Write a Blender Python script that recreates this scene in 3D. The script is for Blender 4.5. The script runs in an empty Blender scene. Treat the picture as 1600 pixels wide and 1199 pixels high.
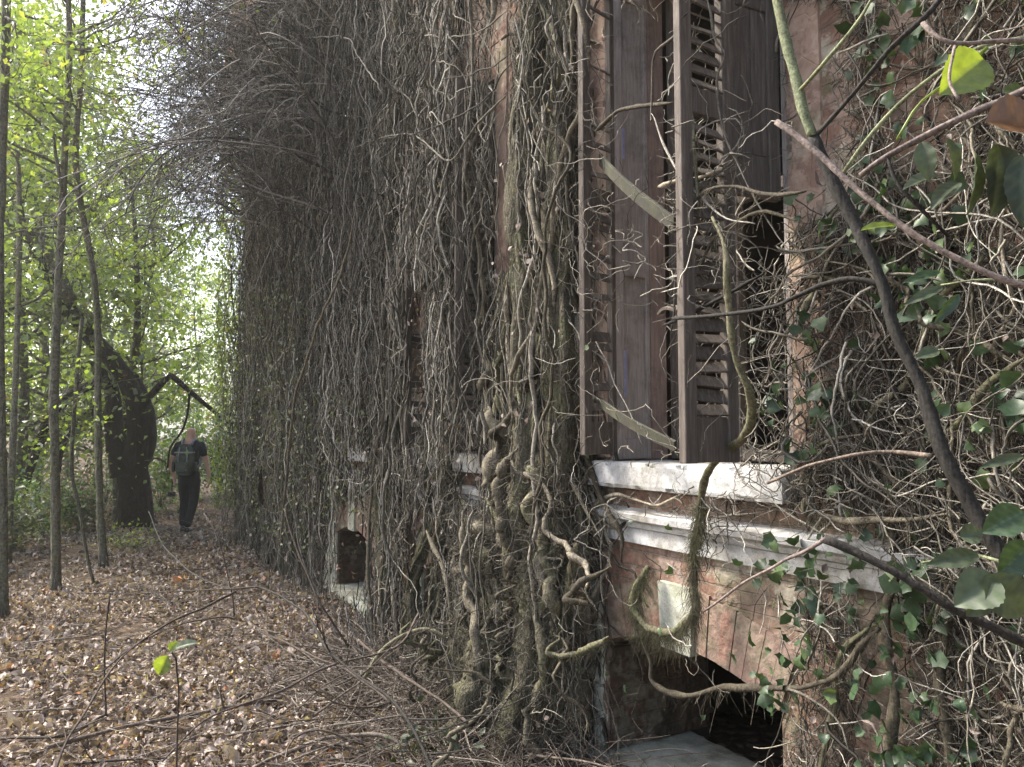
import bpy, bmesh, math, random
import numpy as np
from mathutils import Vector, Matrix, Euler, noise as mnoise
R = math.radians
rng = np.random.default_rng(7)
random.seed(7)
C = bpy.context.scene.collection
scene = bpy.context.scene

# ------------------------------------------------------------------ camera
CAMH = 1.6
PITCH = math.atan(80/1200)
cam_d = bpy.data.cameras.new('camera'); cam = bpy.data.objects.new('camera', cam_d); C.objects.link(cam)
cam.location = (0, 0, CAMH); cam.rotation_euler = (math.pi/2 + PITCH, 0, 0)
cam_d.sensor_width = 36; cam_d.lens = 27.0; cam_d.clip_start = 0.05; cam_d.clip_end = 600
scene.camera = cam
scene.render.resolution_x = 1024; scene.render.resolution_y = 767

# ------------------------------------------------------------------ light
SUN_EL = R(48); SUN_AZ = R(-68)          # azimuth from +Y, negative = left
sd = Vector((math.sin(SUN_AZ)*math.cos(SUN_EL), math.cos(SUN_AZ)*math.cos(SUN_EL), math.sin(SUN_EL)))
w = bpy.data.worlds.new('World'); scene.world = w; w.use_nodes = True
nt = w.node_tree; nt.nodes.clear()
sky = nt.nodes.new('ShaderNodeTexSky'); sky.sky_type = 'NISHITA'; sky.sun_disc = False
sky.sun_elevation = SUN_EL; sky.sun_rotation = SUN_AZ; sky.dust_density = 4.0; sky.air_density = 1.0; sky.ozone_density = 0.6
bg = nt.nodes.new('ShaderNodeBackground'); bg.inputs[1].default_value = 0.125
ow = nt.nodes.new('ShaderNodeOutputWorld')
nt.links.new(sky.outputs[0], bg.inputs[0]); nt.links.new(bg.outputs[0], ow.inputs[0])
sl = bpy.data.lights.new('sun', 'SUN'); sl.energy = 2.8; sl.angle = R(9); sl.color = (1.0, 0.95, 0.86)
so = bpy.data.objects.new('sun', sl); C.objects.link(so); so.location = (-10, 10, 20)
so.rotation_euler = sd.to_track_quat('Z', 'Y').to_euler()
scene.view_settings.view_transform = 'Standard'; scene.view_settings.look = 'None'
scene.view_settings.exposure = 1.95; scene.view_settings.gamma = 1

# ------------------------------------------------------------------ coordinate helpers
F = 1200.0
cp, sp = math.cos(PITCH), math.sin(PITCH)
WD = 2.15
vpx = (150-800)/F; _n = math.hypot(vpx, 1)
U = np.array([vpx/_n, 1/_n, 0.0]); N = np.array([1/_n, -vpx/_n, 0.0])
def ray(px, py):
    a, b = (px-800)/F, (600-py)/F
    return np.array([a, cp - b*sp, sp + b*cp])
def at(px, py, Y):                      # photograph direction taken to the world distance Y
    r = ray(px, py); return np.array([0, 0, CAMH]) + r*(Y/r[1])
def gnd(px, py, z=0.0):
    r = ray(px, py); return np.array([0, 0, CAMH]) + r*((z-CAMH)/r[2])
def onwall(px, py, o=0.05):             # point on the plane o metres in front of the facade
    r = ray(px, py); t = (WD-o)/(r @ N); return np.array([0, 0, CAMH]) + r*t
def Wl(s, o, h):                        # facade frame -> world
    s, o, h = np.broadcast_arrays(np.asarray(s, float), o, h)
    return s[..., None]*U + (WD-o)[..., None]*N + h[..., None]*np.array([0, 0, 1.0])
def toW(P):                             # world -> (s, o, h)
    return P @ U, WD - P @ N, P[..., 2]
def proj(P):
    d = P - np.array([0, 0, CAMH])
    zc = d[..., 1]*cp + d[..., 2]*sp; yc = -d[..., 1]*sp + d[..., 2]*cp
    zc = np.maximum(zc, .01)
    return 800 + F*d[..., 0]/zc, 600 - F*yc/zc

# ------------------------------------------------------------------ tagging
def tag(o, label=None, cat=None, group=None, kind=None):
    if label: o['label'] = label
    if cat: o['category'] = cat
    if group: o['group'] = group
    if kind: o['kind'] = kind
    return o
def empty(name, loc, rz=0, parent=None):
    o = bpy.data.objects.new(name, None); C.objects.link(o); o.location = loc; o.rotation_euler = (0, 0, rz)
    o.empty_display_size = .1
    if parent: o.parent = parent
    return o
def mesh_obj(name, V, faces, mat, parent=None, origin=None, rnd=None, smooth=False, attr2=None):
    V = np.asarray(V, dtype=np.float32).reshape(-1, 3)
    if origin is not None: V = V - np.asarray(origin, dtype=np.float32)
    me = bpy.data.meshes.new(name)
    if isinstance(faces, list) and faces and not isinstance(faces[0], np.ndarray):
        me.from_pydata([tuple(v) for v in V], [], faces)
    else:
        if not isinstance(faces, list): faces = [faces]
        me.vertices.add(len(V)); me.vertices.foreach_set('co', V.ravel())
        idx = np.concatenate([f.ravel() for f in faces]).astype(np.int32)
        tot = np.concatenate([np.full(len(f), f.shape[1]) for f in faces]).astype(np.int32)
        st = np.concatenate([[0], np.cumsum(tot)[:-1]]).astype(np.int32)
        me.loops.add(len(idx)); me.loops.foreach_set('vertex_index', idx)
        me.polygons.add(len(tot)); me.polygons.foreach_set('loop_start', st); me.polygons.foreach_set('loop_total', tot)
        me.update(calc_edges=True)
    if rnd is not None:
        a = me.attributes.new('rnd', 'FLOAT', 'POINT'); a.data.foreach_set('value', np.asarray(rnd, dtype=np.float32).ravel())
    if attr2 is not None:
        a = me.attributes.new('kind_mix', 'FLOAT', 'POINT'); a.data.foreach_set('value', np.asarray(attr2, dtype=np.float32).ravel())
    if smooth: me.polygons.foreach_set('use_smooth', np.ones(len(me.polygons), dtype=bool))
    if mat: me.materials.append(mat)
    me.update()
    o = bpy.data.objects.new(name, me); C.objects.link(o)
    if parent: o.parent = parent
    if origin is not None: o.location = tuple(float(x) for x in origin)
    return o

# ------------------------------------------------------------------ materials
def newmat(name):
    m = bpy.data.materials.new(name); m.use_nodes = True; t = m.node_tree; t.nodes.clear()
    return m, t, t.nodes.new('ShaderNodeOutputMaterial')
def node(t, typ, **kw):
    n = t.nodes.new(typ)
    for k, v in kw.items(): setattr(n, k, v)
    return n
def ramp(t, fac, stops, interp='LINEAR'):
    r = node(t, 'ShaderNodeValToRGB'); r.color_ramp.interpolation = interp
    e = r.color_ramp.elements
    while len(e) > len(stops): e.remove(e[-1])
    while len(e) < len(stops): e.new(1)
    for el, (p, c) in zip(e, stops): el.position = p; el.color = (*c, 1)
    if fac is not None: t.links.new(fac, r.inputs[0])
    return r.outputs[0]
def nz(t, scale, detail=4, vec=None, rough=.6, dist=0):
    n = node(t, 'ShaderNodeTexNoise'); n.inputs['Scale'].default_value = scale; n.inputs['Detail'].default_value = detail
    n.inputs['Roughness'].default_value = rough; n.inputs['Distortion'].default_value = dist
    if vec is not None: t.links.new(vec, n.inputs['Vector'])
    return n.outputs['Fac']
def mixc(t, fac, a, b, mode='MIX'):
    n = node(t, 'ShaderNodeMix', data_type='RGBA', blend_type=mode)
    for i, v in ((0, fac), (6, a), (7, b)):
        if isinstance(v, (int, float)): n.inputs[i].default_value = v
        elif isinstance(v, tuple): n.inputs[i].default_value = (*v, 1)
        else: t.links.new(v, n.inputs[i])
    return n.outputs[2]
def mapr(t, v, a, b, c=0, d=1):
    n = node(t, 'ShaderNodeMapRange'); n.inputs[1].default_value = a; n.inputs[2].default_value = b
    n.inputs[3].default_value = c; n.inputs[4].default_value = d; t.links.new(v, n.inputs[0]); return n.outputs[0]
def attr(t, name='rnd'):
    n = node(t, 'ShaderNodeAttribute', attribute_name=name); return n.outputs['Fac']
def bump(t, h, strength=.5, dist=.01, normal=None):
    n = node(t, 'ShaderNodeBump'); n.inputs['Strength'].default_value = strength; n.inputs['Distance'].default_value = dist
    t.links.new(h, n.inputs['Height'])
    if normal is not None: t.links.new(normal, n.inputs['Normal'])
    return n.outputs[0]
def coord(t, which='Object', scale=None):
    c = node(t, 'ShaderNodeTexCoord').outputs[which]
    if scale is None: return c
    m = node(t, 'ShaderNodeMapping'); m.inputs['Scale'].default_value = scale; t.links.new(c, m.inputs[0]); return m.outputs[0]
def principled(t, out, col, rough=.8, norm=None, spec=.3, metal=0):
    p = node(t, 'ShaderNodeBsdfPrincipled'); p.inputs['Specular IOR Level'].default_value = spec; p.inputs['Metallic'].default_value = metal
    for k, v in (('Base Color', col), ('Roughness', rough)):
        if isinstance(v, (int, float)): p.inputs[k].default_value = v
        elif isinstance(v, tuple): p.inputs[k].default_value = (*v, 1)
        else: t.links.new(v, p.inputs[k])
    if norm is not None: t.links.new(norm, p.inputs['Normal'])
    t.links.new(p.outputs[0], out.inputs[0]); return p

def bark_mat(name, stops, moss=0.0, nscale=30, bstr=.6, bd=.004, rough=.85):
    m, t, out = newmat(name)
    col = ramp(t, attr(t), stops)
    c = coord(t)
    n1 = nz(t, nscale, 4, c)
    col = mixc(t, mapr(t, n1, .35, .7, 0, .6), col, (.3, .27, .22), 'MIX') if False else mixc(t, 1.0, col, ramp(t, n1, [(.3, (.55, .55, .55)), (.7, (1.35, 1.33, 1.28))]), 'MULTIPLY')
    if moss > 0:
        g = nz(t, 6, 4, c); k = mapr(t, g, .62-moss*.3, .72-moss*.2, 0, .85)
        col = mixc(t, k, col, (.105, .105, .058))
    cs = coord(t, 'Object', (1, 1, .25))
    fine = nz(t, nscale*4.5, 3, c, .7); col = mixc(t, 1.0, col, ramp(t, fine, [(.38, (.55, .53, .5)), (.5, (1, 1, 1)), (.68, (1.45, 1.42, 1.35))]), 'MULTIPLY')
    vo = node(t, 'ShaderNodeTexVoronoi', feature='DISTANCE_TO_EDGE'); vo.inputs['Scale'].default_value = nscale*2.2; t.links.new(cs, vo.inputs['Vector'])
    b = bump(t, nz(t, nscale*2, 5, cs), bstr, bd, bump(t, mapr(t, vo.outputs[0], 0, .25), bstr*.6, bd*.5))
    principled(t, out, col, rough, b, .25); return m
VINE = bark_mat('vine bark', [(0, (.04, .034, .025)), (.35, (.095, .083, .06)), (.7, (.16, .142, .108)), (1, (.27, .24, .195))], 0)
TWIG = bark_mat('dry twig', [(0, (.02, .018, .016)), (.42, (.078, .071, .059)), (.78, (.205, .19, .163)), (1, (.43, .41, .37))], 0, 60, .3)
FARTWIG = bark_mat('far hanging twig', [(0, (.022, .020, .022)), (.5, (.09, .082, .078)), (.85, (.20, .185, .17)), (1, (.38, .36, .33))], 0, 40, .3)
ROOTY = bark_mat('hairy rooty bark', [(0, (.05, .044, .032)), (.5, (.10, .09, .066)), (1, (.16, .145, .105))], .55, 26, 1.0, .02)
MOSSY = bark_mat('mossy vine bark', [(0, (.075, .068, .045)), (.5, (.12, .11, .075)), (1, (.18, .165, .115))], .65, 22, 1.0, .006)
TREEB = bark_mat('tree bark', [(0, (.04, .037, .028)), (.5, (.11, .105, .08)), (1, (.18, .17, .135))], .45, 9, 1.0, .03)
DARKB = bark_mat('dark tree bark', [(0, (.018, .013, .010)), (1, (.045, .032, .024))], .0, 9, 1.0, .03)
PINKT = bark_mat('pink grey twig bark', [(0, (.13, .105, .10)), (1, (.22, .18, .165))], 0, 40, .4, .002)
DARKT = bark_mat('dark branch bark', [(0, (.016, .015, .014)), (1, (.045, .041, .037))], .0, 35, .8, .003)
GREENT = bark_mat('green stem bark', [(0, (.13, .15, .09)), (1, (.20, .22, .13))], .3, 40, .4, .002)
FALLEN = bark_mat('fallen branch bark', [(0, (.05, .038, .032)), (.5, (.13, .105, .09)), (1, (.28, .25, .22))], 0, 35, .8, .003)

def leaf_mat(name, stops, trans=.45, gloss=.08, nscale=40, rough=.45):
    m, t, out = newmat(name)
    col = ramp(t, attr(t), stops)
    col = mixc(t, 1.0, col, ramp(t, nz(t, nscale, 3, coord(t)), [(.3, (.7, .7, .7)), (.7, (1.25, 1.25, 1.2))]), 'MULTIPLY')
    d = node(t, 'ShaderNodeBsdfDiffuse'); tr = node(t, 'ShaderNodeBsdfTranslucent'); gl = node(t, 'ShaderNodeBsdfGlossy')
    gl.inputs['Roughness'].default_value = rough; gl.inputs[0].default_value = (.9, .9, .9, 1)
    t.links.new(col, d.inputs[0])
    tc = mixc(t, 1.0, col, (1.5, 1.45, .7), 'MULTIPLY'); t.links.new(tc, tr.inputs[0])
    a = node(t, 'ShaderNodeMixShader'); a.inputs[0].default_value = trans; t.links.new(d.outputs[0], a.inputs[1]); t.links.new(tr.outputs[0], a.inputs[2])
    b = node(t, 'ShaderNodeMixShader'); b.inputs[0].default_value = gloss; t.links.new(a.outputs[0], b.inputs[1]); t.links.new(gl.outputs[0], b.inputs[2])
    t.links.new(b.outputs[0], out.inputs[0]); return m
LEAFB = leaf_mat('bright tree leaf', [(0, (.08, .13, .03)), (.5, (.16, .24, .05)), (.85, (.24, .32, .07)), (1, (.32, .29, .08))], .6)
LEAFD = leaf_mat('dull tree leaf', [(0, (.035, .055, .02)), (.6, (.07, .095, .035)), (.93, (.12, .14, .05)), (1, (.20, .08, .03))], .4)
LEAFG = leaf_mat('greyish small leaf', [(0, (.055, .065, .04)), (.6, (.11, .125, .075)), (1, (.15, .17, .11))], .3, .04)
IVY = leaf_mat('ivy leaf', [(0, (.022, .042, .02)), (.7, (.045, .08, .038)), (1, (.09, .13, .05))], .25, .03, 60)
SHRUB = leaf_mat('shrub leaf', [(0, (.07, .14, .04)), (.6, (.14, .25, .08)), (1, (.22, .32, .10))], .5)
BRAM = leaf_mat('grey green leaf', [(0, (.028, .036, .022)), (1, (.07, .092, .055))], .2, .03)
YLEAF = leaf_mat('yellow green leaf', [(0, (.14, .20, .03)), (1, (.20, .26, .04))], .55, .05)
BROWNL = leaf_mat('brown dead leaf', [(0, (.07, .035, .018)), (1, (.14, .07, .03))], .3, .05)
DRYL = leaf_mat('litter leaf', [(0, (.07, .05, .04)), (.25, (.20, .152, .132)), (.55, (.34, .272, .24)), (.8, (.44, .37, .335)), (.94, (.50, .43, .385)), (.97, (.38, .16, .08)), (1, (.38, .34, .11))], .12, .03, 50, .6)

def node_off(t, c, k):
    m = node(t, 'ShaderNodeMapping'); m.inputs['Location'].default_value = (k, k*2, k*.5); t.links.new(c, m.inputs[0]); return m.outputs[0]
def brick_mat(nm='worn brick', mul=1.0):
    m, t, out = newmat(nm)
    c = coord(t)
    mp = node(t, 'ShaderNodeMapping'); mp.inputs['Rotation'].default_value = (R(90), 0, 0); t.links.new(c, mp.inputs[0])
    # use (x, z) of the facade frame; on reveals (y, z)
    geo = node(t, 'ShaderNodeSeparateXYZ'); t.links.new(c, geo.inputs[0])
    add = node(t, 'ShaderNodeMath', operation='ADD'); t.links.new(geo.outputs[0], add.inputs[0]); t.links.new(geo.outputs[1], add.inputs[1])
    cmb = node(t, 'ShaderNodeCombineXYZ'); t.links.new(add.outputs[0], cmb.inputs[0]); t.links.new(geo.outputs[2], cmb.inputs[1])
    wob = node(t, 'ShaderNodeVectorMath', operation='SCALE'); wob.inputs['Scale'].default_value = .012
    nn = node(t, 'ShaderNodeTexNoise'); nn.inputs['Scale'].default_value = 9; t.links.new(c, nn.inputs['Vector']); t.links.new(nn.outputs['Color'], wob.inputs[0])
    va = node(t, 'ShaderNodeVectorMath', operation='ADD'); t.links.new(cmb.outputs[0], va.inputs[0]); t.links.new(wob.outputs[0], va.inputs[1])
    br = node(t, 'ShaderNodeTexBrick'); t.links.new(va.outputs[0], br.inputs['Vector'])
    br.inputs['Scale'].default_value = 1; br.inputs['Brick Width'].default_value = .255; br.inputs['Row Height'].default_value = .068
    br.inputs['Mortar Size'].default_value = .006; br.inputs['Mortar Smooth'].default_value = .4; br.inputs['Bias'].default_value = .1
    br.inputs['Color1'].default_value = (.27, .165, .125, 1); br.inputs['Color2'].default_value = (.20, .13, .10, 1); br.inputs['Mortar'].default_value = (.22, .18, .145, 1)
    col = br.outputs['Color']
    n1 = nz(t, 5, 6, c); n2 = nz(t, 24, 5, c); n3 = nz(t, 2.2, 5, c)
    col = mixc(t, 1.0, col, ramp(t, n2, [(.3, (.6, .6, .6)), (.7, (1.3, 1.25, 1.2))]), 'MULTIPLY')
    pl = mapr(t, n1, .50, .55)                                   # old pink render left in patches
    col = mixc(t, pl, col, ramp(t, n2, [(.3, (.23, .165, .135)), (.7, (.34, .26, .215))]))
    col = mixc(t, mapr(t, n3, .46, .60, 0, .85), col, ramp(t, n2, [(.3, (.10, .08, .06)), (.7, (.22, .185, .145))]))   # grey dirt
    n4 = nz(t, 3.7, 7, node_off(t, c, 3.3), .65); col = mixc(t, mapr(t, n4, .56, .60, 0, .9), col, ramp(t, n2, [(.3, (.27, .235, .18)), (.7, (.47, .43, .35))]))   # cream render
    g = nz(t, 3.1, 6, node_off(t, c, 9.1), .7); col = mixc(t, mapr(t, g, .56, .68, 0, .75), col, (.13, .135, .07))
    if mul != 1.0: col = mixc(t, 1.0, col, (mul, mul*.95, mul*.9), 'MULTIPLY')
    inv = mapr(t, br.outputs['Fac'], 0, 1, 1, 0)
    b1 = bump(t, inv, .9, .012); b2 = bump(t, nz(t, 30, 7, c), .7, .015, b1); b3 = bump(t, pl, .6, .01, b2)
    principled(t, out, col, .9, b3, .15); return m
BRICK = brick_mat(); SHADE_BRICK = brick_mat('shade darkened brick', .42)  # second brick is a darkened copy that carries the shade of the recess
def stone_mat(name, a, b, mossk=.3, streak=True):
    m, t, out = newmat(name); c = coord(t)
    n = nz(t, 14, 8, c, .75); col = ramp(t, n, [(.3, a), (.65, b)])
    g = nz(t, 5, 6, c, .7); col = mixc(t, mapr(t, g, .62-.2*mossk, .72, 0, .75), col, (.15, .17, .07))
    k = nz(t, 3.2, 7, coord(t), .72); col = mixc(t, mapr(t, k, .44, .64, 0, .85), col, ramp(t, n, [(.35, (.12, .105, .08)), (.6, (.31, .285, .235))]))
    sp_ = nz(t, 160, 2, c); col = mixc(t, mapr(t, sp_, .60, .66, 0, .5), col, (.10, .10, .10))
    principled(t, out, col, .85, bump(t, nz(t, 45, 7, c), .5, .006), .2); return m
STONE = stone_mat('weathered white stone', (.33, .33, .325), (.56, .56, .56), .35)
MSTONE = stone_mat('mossy pale stone', (.36, .38, .30), (.60, .60, .54), 1.0)
def wood_mat(name, a, b, c3, g=0.0):
    m, t, out = newmat(name); c = coord(t, 'Object', (14, 14, 1.1))
    n = nz(t, 5, 7, c, .7, .6); col = ramp(t, n, [(.25, a), (.55, b), (.8, c3)])
    p = nz(t, 4, 6, coord(t), .75); col = mixc(t, mapr(t, p, .5, .72, 0, .6), col, (.055, .042, .034))
    if g: col = mixc(t, mapr(t, nz(t, 7, 5, coord(t)), .45, .65, 0, g), col, (.10, .10, .06))
    principled(t, out, col, .75, bump(t, n, .8, .004), .25); return m
WOOD = wood_mat('weathered brown shutter wood', (.048, .040, .034), (.12, .10, .085), (.25, .22, .195))
LIN = wood_mat('faded mauve lining wood', (.18, .155, .14), (.33, .29, .265), (.46, .41, .375))
GWOOD = wood_mat('grey green plank wood', (.025, .025, .018), (.045, .045, .034), (.085, .08, .064), .5)
PLANK = wood_mat('pinkish cracked post wood', (.17, .12, .10), (.29, .215, .185), (.38, .29, .25))
m_, t_, o_ = newmat('hinge metal with painted blue reflection'); principled(t_, o_, mixc(t_, nz(t_, 40, 4, coord(t_)), (.16, .15, .24), (.34, .34, .46)), .5, None, .5); HINGE = m_  # bluish reflected light painted in as the colour of the plates
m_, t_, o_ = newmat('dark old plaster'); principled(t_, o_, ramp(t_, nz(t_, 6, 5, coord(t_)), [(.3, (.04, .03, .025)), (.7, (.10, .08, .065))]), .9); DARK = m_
def soil_mat():
    m, t, out = newmat('leafy soil'); c = coord(t)
    n = nz(t, 1.4, 8, c, .7); n2 = nz(t, 26, 8, c, .8)
    v = node(t, 'ShaderNodeTexVoronoi'); v.inputs['Scale'].default_value = 22; t.links.new(c, v.inputs['Vector'])
    cell = node(t, 'ShaderNodeSeparateColor'); t.links.new(v.outputs['Color'], cell.inputs[0])
    lf = ramp(t, cell.outputs[0], [(0, (.05, .035, .025)), (.5, (.13, .09, .065)), (.85, (.24, .18, .13)), (1, (.34, .27, .2))])
    col = mixc(t, mapr(t, n2, .4, .6, 0, .7), lf, (.05, .038, .028))
    col = mixc(t, mapr(t, n, .55, .75, 0, .35), col, (.06, .07, .03))
    principled(t, out, col, .95, bump(t, n2, .8, .03), .1); return m
SOIL = soil_mat()
def plain(name, a, b, scale=30, rough=.85, spec=.2, bs=.3):
    m, t, out = newmat(name); n = nz(t, scale, 4, coord(t)); principled(t, out, ramp(t, n, [(.35, a), (.65, b)]), rough, bump(t, n, bs, .003), spec); return m
SKIN = plain('skin', (.46, .26, .20), (.52, .30, .23), 12, .55, .35, .05)
SHIRT = plain('navy cotton', (.012, .014, .022), (.022, .025, .036), 18)
TROUS = plain('black trouser cloth', (.010, .010, .013), (.018, .018, .022), 14)
PACK = plain('dark grey green pack cloth', (.035, .042, .035), (.075, .085, .07), 14)
STRAPM = plain('grey strap webbing', (.16, .17, .19), (.24, .25, .27), 40)
SHOE = plain('black shoe leather', (.01, .01, .01), (.025, .022, .02), 30, .6)

# ------------------------------------------------------------------ tubes
def tubes(P, Rr, K=4, seed=None):
    """P (M,N,3), Rr (M,N): every strand a K sided tube -> verts, quads, strand ids"""
    M, Np = P.shape[:2]
    T = np.empty_like(P); T[:, 1:-1] = P[:, 2:]-P[:, :-2]; T[:, 0] = P[:, 1]-P[:, 0]; T[:, -1] = P[:, -1]-P[:, -2]
    T /= np.linalg.norm(T, axis=2, keepdims=True)+1e-9
    A = np.empty_like(P)
    ref = np.zeros((M, 3)); j = np.argmin(np.abs(T[:, 0]), axis=1); ref[np.arange(M), j] = 1
    for i in range(Np):
        a = ref - (ref*T[:, i]).sum(1, keepdims=True)*T[:, i]; a /= np.linalg.norm(a, axis=1, keepdims=True)+1e-9
        A[:, i] = a; ref = a
    B = np.cross(T, A)
    th = np.arange(K)*2*math.pi/K
    V = P[:, :, None, :] + Rr[:, :, None, None]*(np.cos(th)[None, None, :, None]*A[:, :, None, :] + np.sin(th)[None, None, :, None]*B[:, :, None, :])
    base = (np.arange(M)*Np*K)[:, None, None]; i = (np.arange(Np-1)*K)[None, :, None]; k = np.arange(K)[None, None, :]; k2 = (k+1) % K
    Fq = np.stack([base+i+k, base+i+k2, base+i+K+k2, base+i+K+k], axis=-1).reshape(-1, 4)
    return V.reshape(-1, 3), Fq, np.repeat(np.arange(M), Np*K)
def bundle(parts):
    """join several (V,F,rnd)"""
    Vs, Fs, Rs, off = [], [], [], 0
    for V, Fq, r in parts:
        Vs.append(V); Fs.append(Fq+off); Rs.append(r); off += len(V)
    return np.concatenate(Vs), Fs, np.concatenate(Rs)
def strands_mesh(P, Rr, K=4, rnd=None):
    V, Fq, ids = tubes(P, Rr, K)
    if rnd is None: rnd = rng.random(len(P))
    return V, Fq, rnd[ids]
def smooth_path(pts, n=None, jit=0.0, seg=.05):
    pts = np.asarray(pts, float)
    if n is None:
        L = np.linalg.norm(np.diff(pts, axis=0), axis=1).sum(); n = int(max(8, min(160, L/seg)))
    m = len(pts); e = np.vstack([2*pts[0]-pts[1], pts, 2*pts[-1]-pts[-2]])
    d = np.concatenate([[0], np.cumsum(np.linalg.norm(np.diff(pts, axis=0), axis=1)**.5)]); tt = np.linspace(0, d[-1], n)
    out = np.empty((n, 3))
    for q, x in enumerate(tt):
        i = min(max(np.searchsorted(d, x, side='right')-1, 0), m-2); u = (x-d[i])/(d[i+1]-d[i]+1e-9)
        p0, p1, p2, p3 = e[i], e[i+1], e[i+2], e[i+3]
        out[q] = .5*((2*p1)+(-p0+p2)*u+(2*p0-5*p1+4*p2-p3)*u*u+(-p0+3*p1-3*p2+p3)*u**3)
    if jit:
        k = rng.normal(size=(n, 3)); ker = np.array([1, 2, 3, 2, 1.])/9
        for a in range(3): k[:, a] = np.convolve(k[:, a], ker, 'same')
        out += k*jit
    return out
def lumpy(n, r0, r1, amt=.12):
    r = np.linspace(r0, r1, n); k = rng.normal(size=n+8); k = np.convolve(k, np.ones(5)/5, 'same')[4:-4]
    return np.maximum(r*(1+amt*2*k), r*.4)
def closed_tube(path, r, K=8, rv=None):
    V, Fq, ids = tubes(path[None], r[None], K)
    th = rng.random()*6
    V = V.reshape(len(path), K, 3); c = path[:, None]
    wob = 1+.13*np.sin(np.arange(K)[None]*2*math.pi*2/K+th+np.linspace(0, 5, len(path))[:, None]) + rng.normal(size=(len(path), K))*.05
    V = c+(V-c)*wob[..., None]
    n = len(path); V = V.reshape(-1, 3)
    tips = np.array([path[0]-(path[1]-path[0])*.3*0, path[-1]]); V = np.vstack([V, tips])
    k = np.arange(K); k2 = (k+1) % K
    Ft = np.vstack([np.stack([k2, k, np.full(K, n*K)], 1), np.stack([(n-1)*K+k, (n-1)*K+k2, np.full(K, n*K+1)], 1)])
    return V, [Fq, Ft], np.full(len(V), rng.random() if rv is None else rv)
def join_closed(lst):
    Vs, Fs, Rs, off = [], [], [], 0
    for V, F_, r in lst:
        Vs.append(V); Rs.append(r)
        for f in (F_ if isinstance(F_, list) else [F_]): Fs.append(f+off)
        off += len(V)
    return np.concatenate(Vs), Fs, np.concatenate(Rs)
def fuzz(path, r, n, L=.035, down=.6):
    """short hairy rootlets along a path"""
    i = rng.integers(0, len(path)-1, n); p = path[i]+(path[i+1]-path[i])*rng.random((n, 1))
    d = rng.normal(size=(n, 3)); d /= np.linalg.norm(d, axis=1, keepdims=True); d[:, 2] -= down*rng.random(n)
    p = p + d*r[i][:, None]*.7; l = L*(.3+rng.random(n)); k = rng.normal(size=(n, 3))*.35; k[:, 2] -= .4
    t = np.linspace(0, 1, 5)[None, :, None]; g2 = np.zeros((n, 1, 3)); g2[:, 0, 2] = -down*1.3*rng.random(n)
    P = p[:, None]+l[:, None, None]*(t*d[:, None]*.8+t*t*k[:, None]*1.6+t*t*g2+rng.normal(size=(n, 5, 3))*.05*t)
    return strands_mesh(P, np.linspace(.0010, .0005, 5)[None]*np.ones((n, 1)), 3)

# ------------------------------------------------------------------ leaves
T_SIMPLE = (np.array([[0, 0, 0], [.3, .42, .06], [0, 1, -.08], [-.3, .42, .06], [0, .45, -.03]]), np.array([[0, 1, 4], [1, 2, 4], [2, 3, 4], [3, 0, 4]]))
T_LEAF = (np.array([[0, 0, 0], [.2, .2, .04], [.29, .45, .05], [.19, .75, .02], [0, 1, -.12], [-.19, .75, .03], [-.29, .45, .07], [-.2, .2, .05], [0, .25, -.02], [0, .55, -.03]]),
          np.array([[0, 1, 8], [1, 2, 9], [1, 9, 8], [2, 3, 9], [3, 4, 9], [4, 5, 9], [5, 6, 9], [6, 7, 9], [7, 8, 9], [7, 0, 8]]))
T_IVY = (np.array([[0, 0, 0], [.33, -.08, .03], [.40, .18, .02], [.50, .36, -.04], [.30, .62, .03], [0, .95, -.1], [-.30, .62, .03], [-.50, .36, -.04], [-.40, .18, .02], [-.33, -.08, .03], [0, .35, -.03]]),
         np.array([[10, 0, 1], [10, 1, 2], [10, 2, 3], [10, 3, 4], [10, 4, 5], [10, 5, 6], [10, 6, 7], [10, 7, 8], [10, 8, 9], [10, 9, 0]]))
def leaves(P, size, tmpl=T_SIMPLE, flat=0.0, updir=None, curl=.25, rnd=None):
    M = len(P); tv, tf = tmpl
    y = rng.normal(size=(M, 3)); z = rng.normal(size=(M, 3))*(1-flat); 
    z += flat*np.array([0, 0, 1.0] if updir is None else updir)*1.4
    z /= np.linalg.norm(z, axis=1, keepdims=True); y -= (y*z).sum(1, keepdims=True)*z; y /= np.linalg.norm(y, axis=1, keepdims=True)
    x = np.cross(y, z); size = np.asarray(size)*np.ones(M)
    T = np.repeat(tv[None], M, 0).copy()
    T[:, :, 0] *= (.75+.6*rng.random(M))[:, None]
    cu = rng.normal(size=(M, 2))*curl
    T[:, :, 2] += cu[:, :1]*(T[:, :, 1]-.4)**2*1.6 + cu[:, 1:]*T[:, :, 0]**2*4 + rng.normal(size=T.shape[:2])*curl*.12
    V = P[:, None] + size[:, None, None]*(T[:, :, :1]*x[:, None]+T[:, :, 1:2]*y[:, None]+T[:, :, 2:]*z[:, None])
    Fc = tf[None]+(np.arange(M)*len(tv))[:, None, None]
    if rnd is None: rnd = rng.random(M)
    return V.reshape(-1, 3), Fc.reshape(-1, 3), np.repeat(rnd, len(tv))

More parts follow.
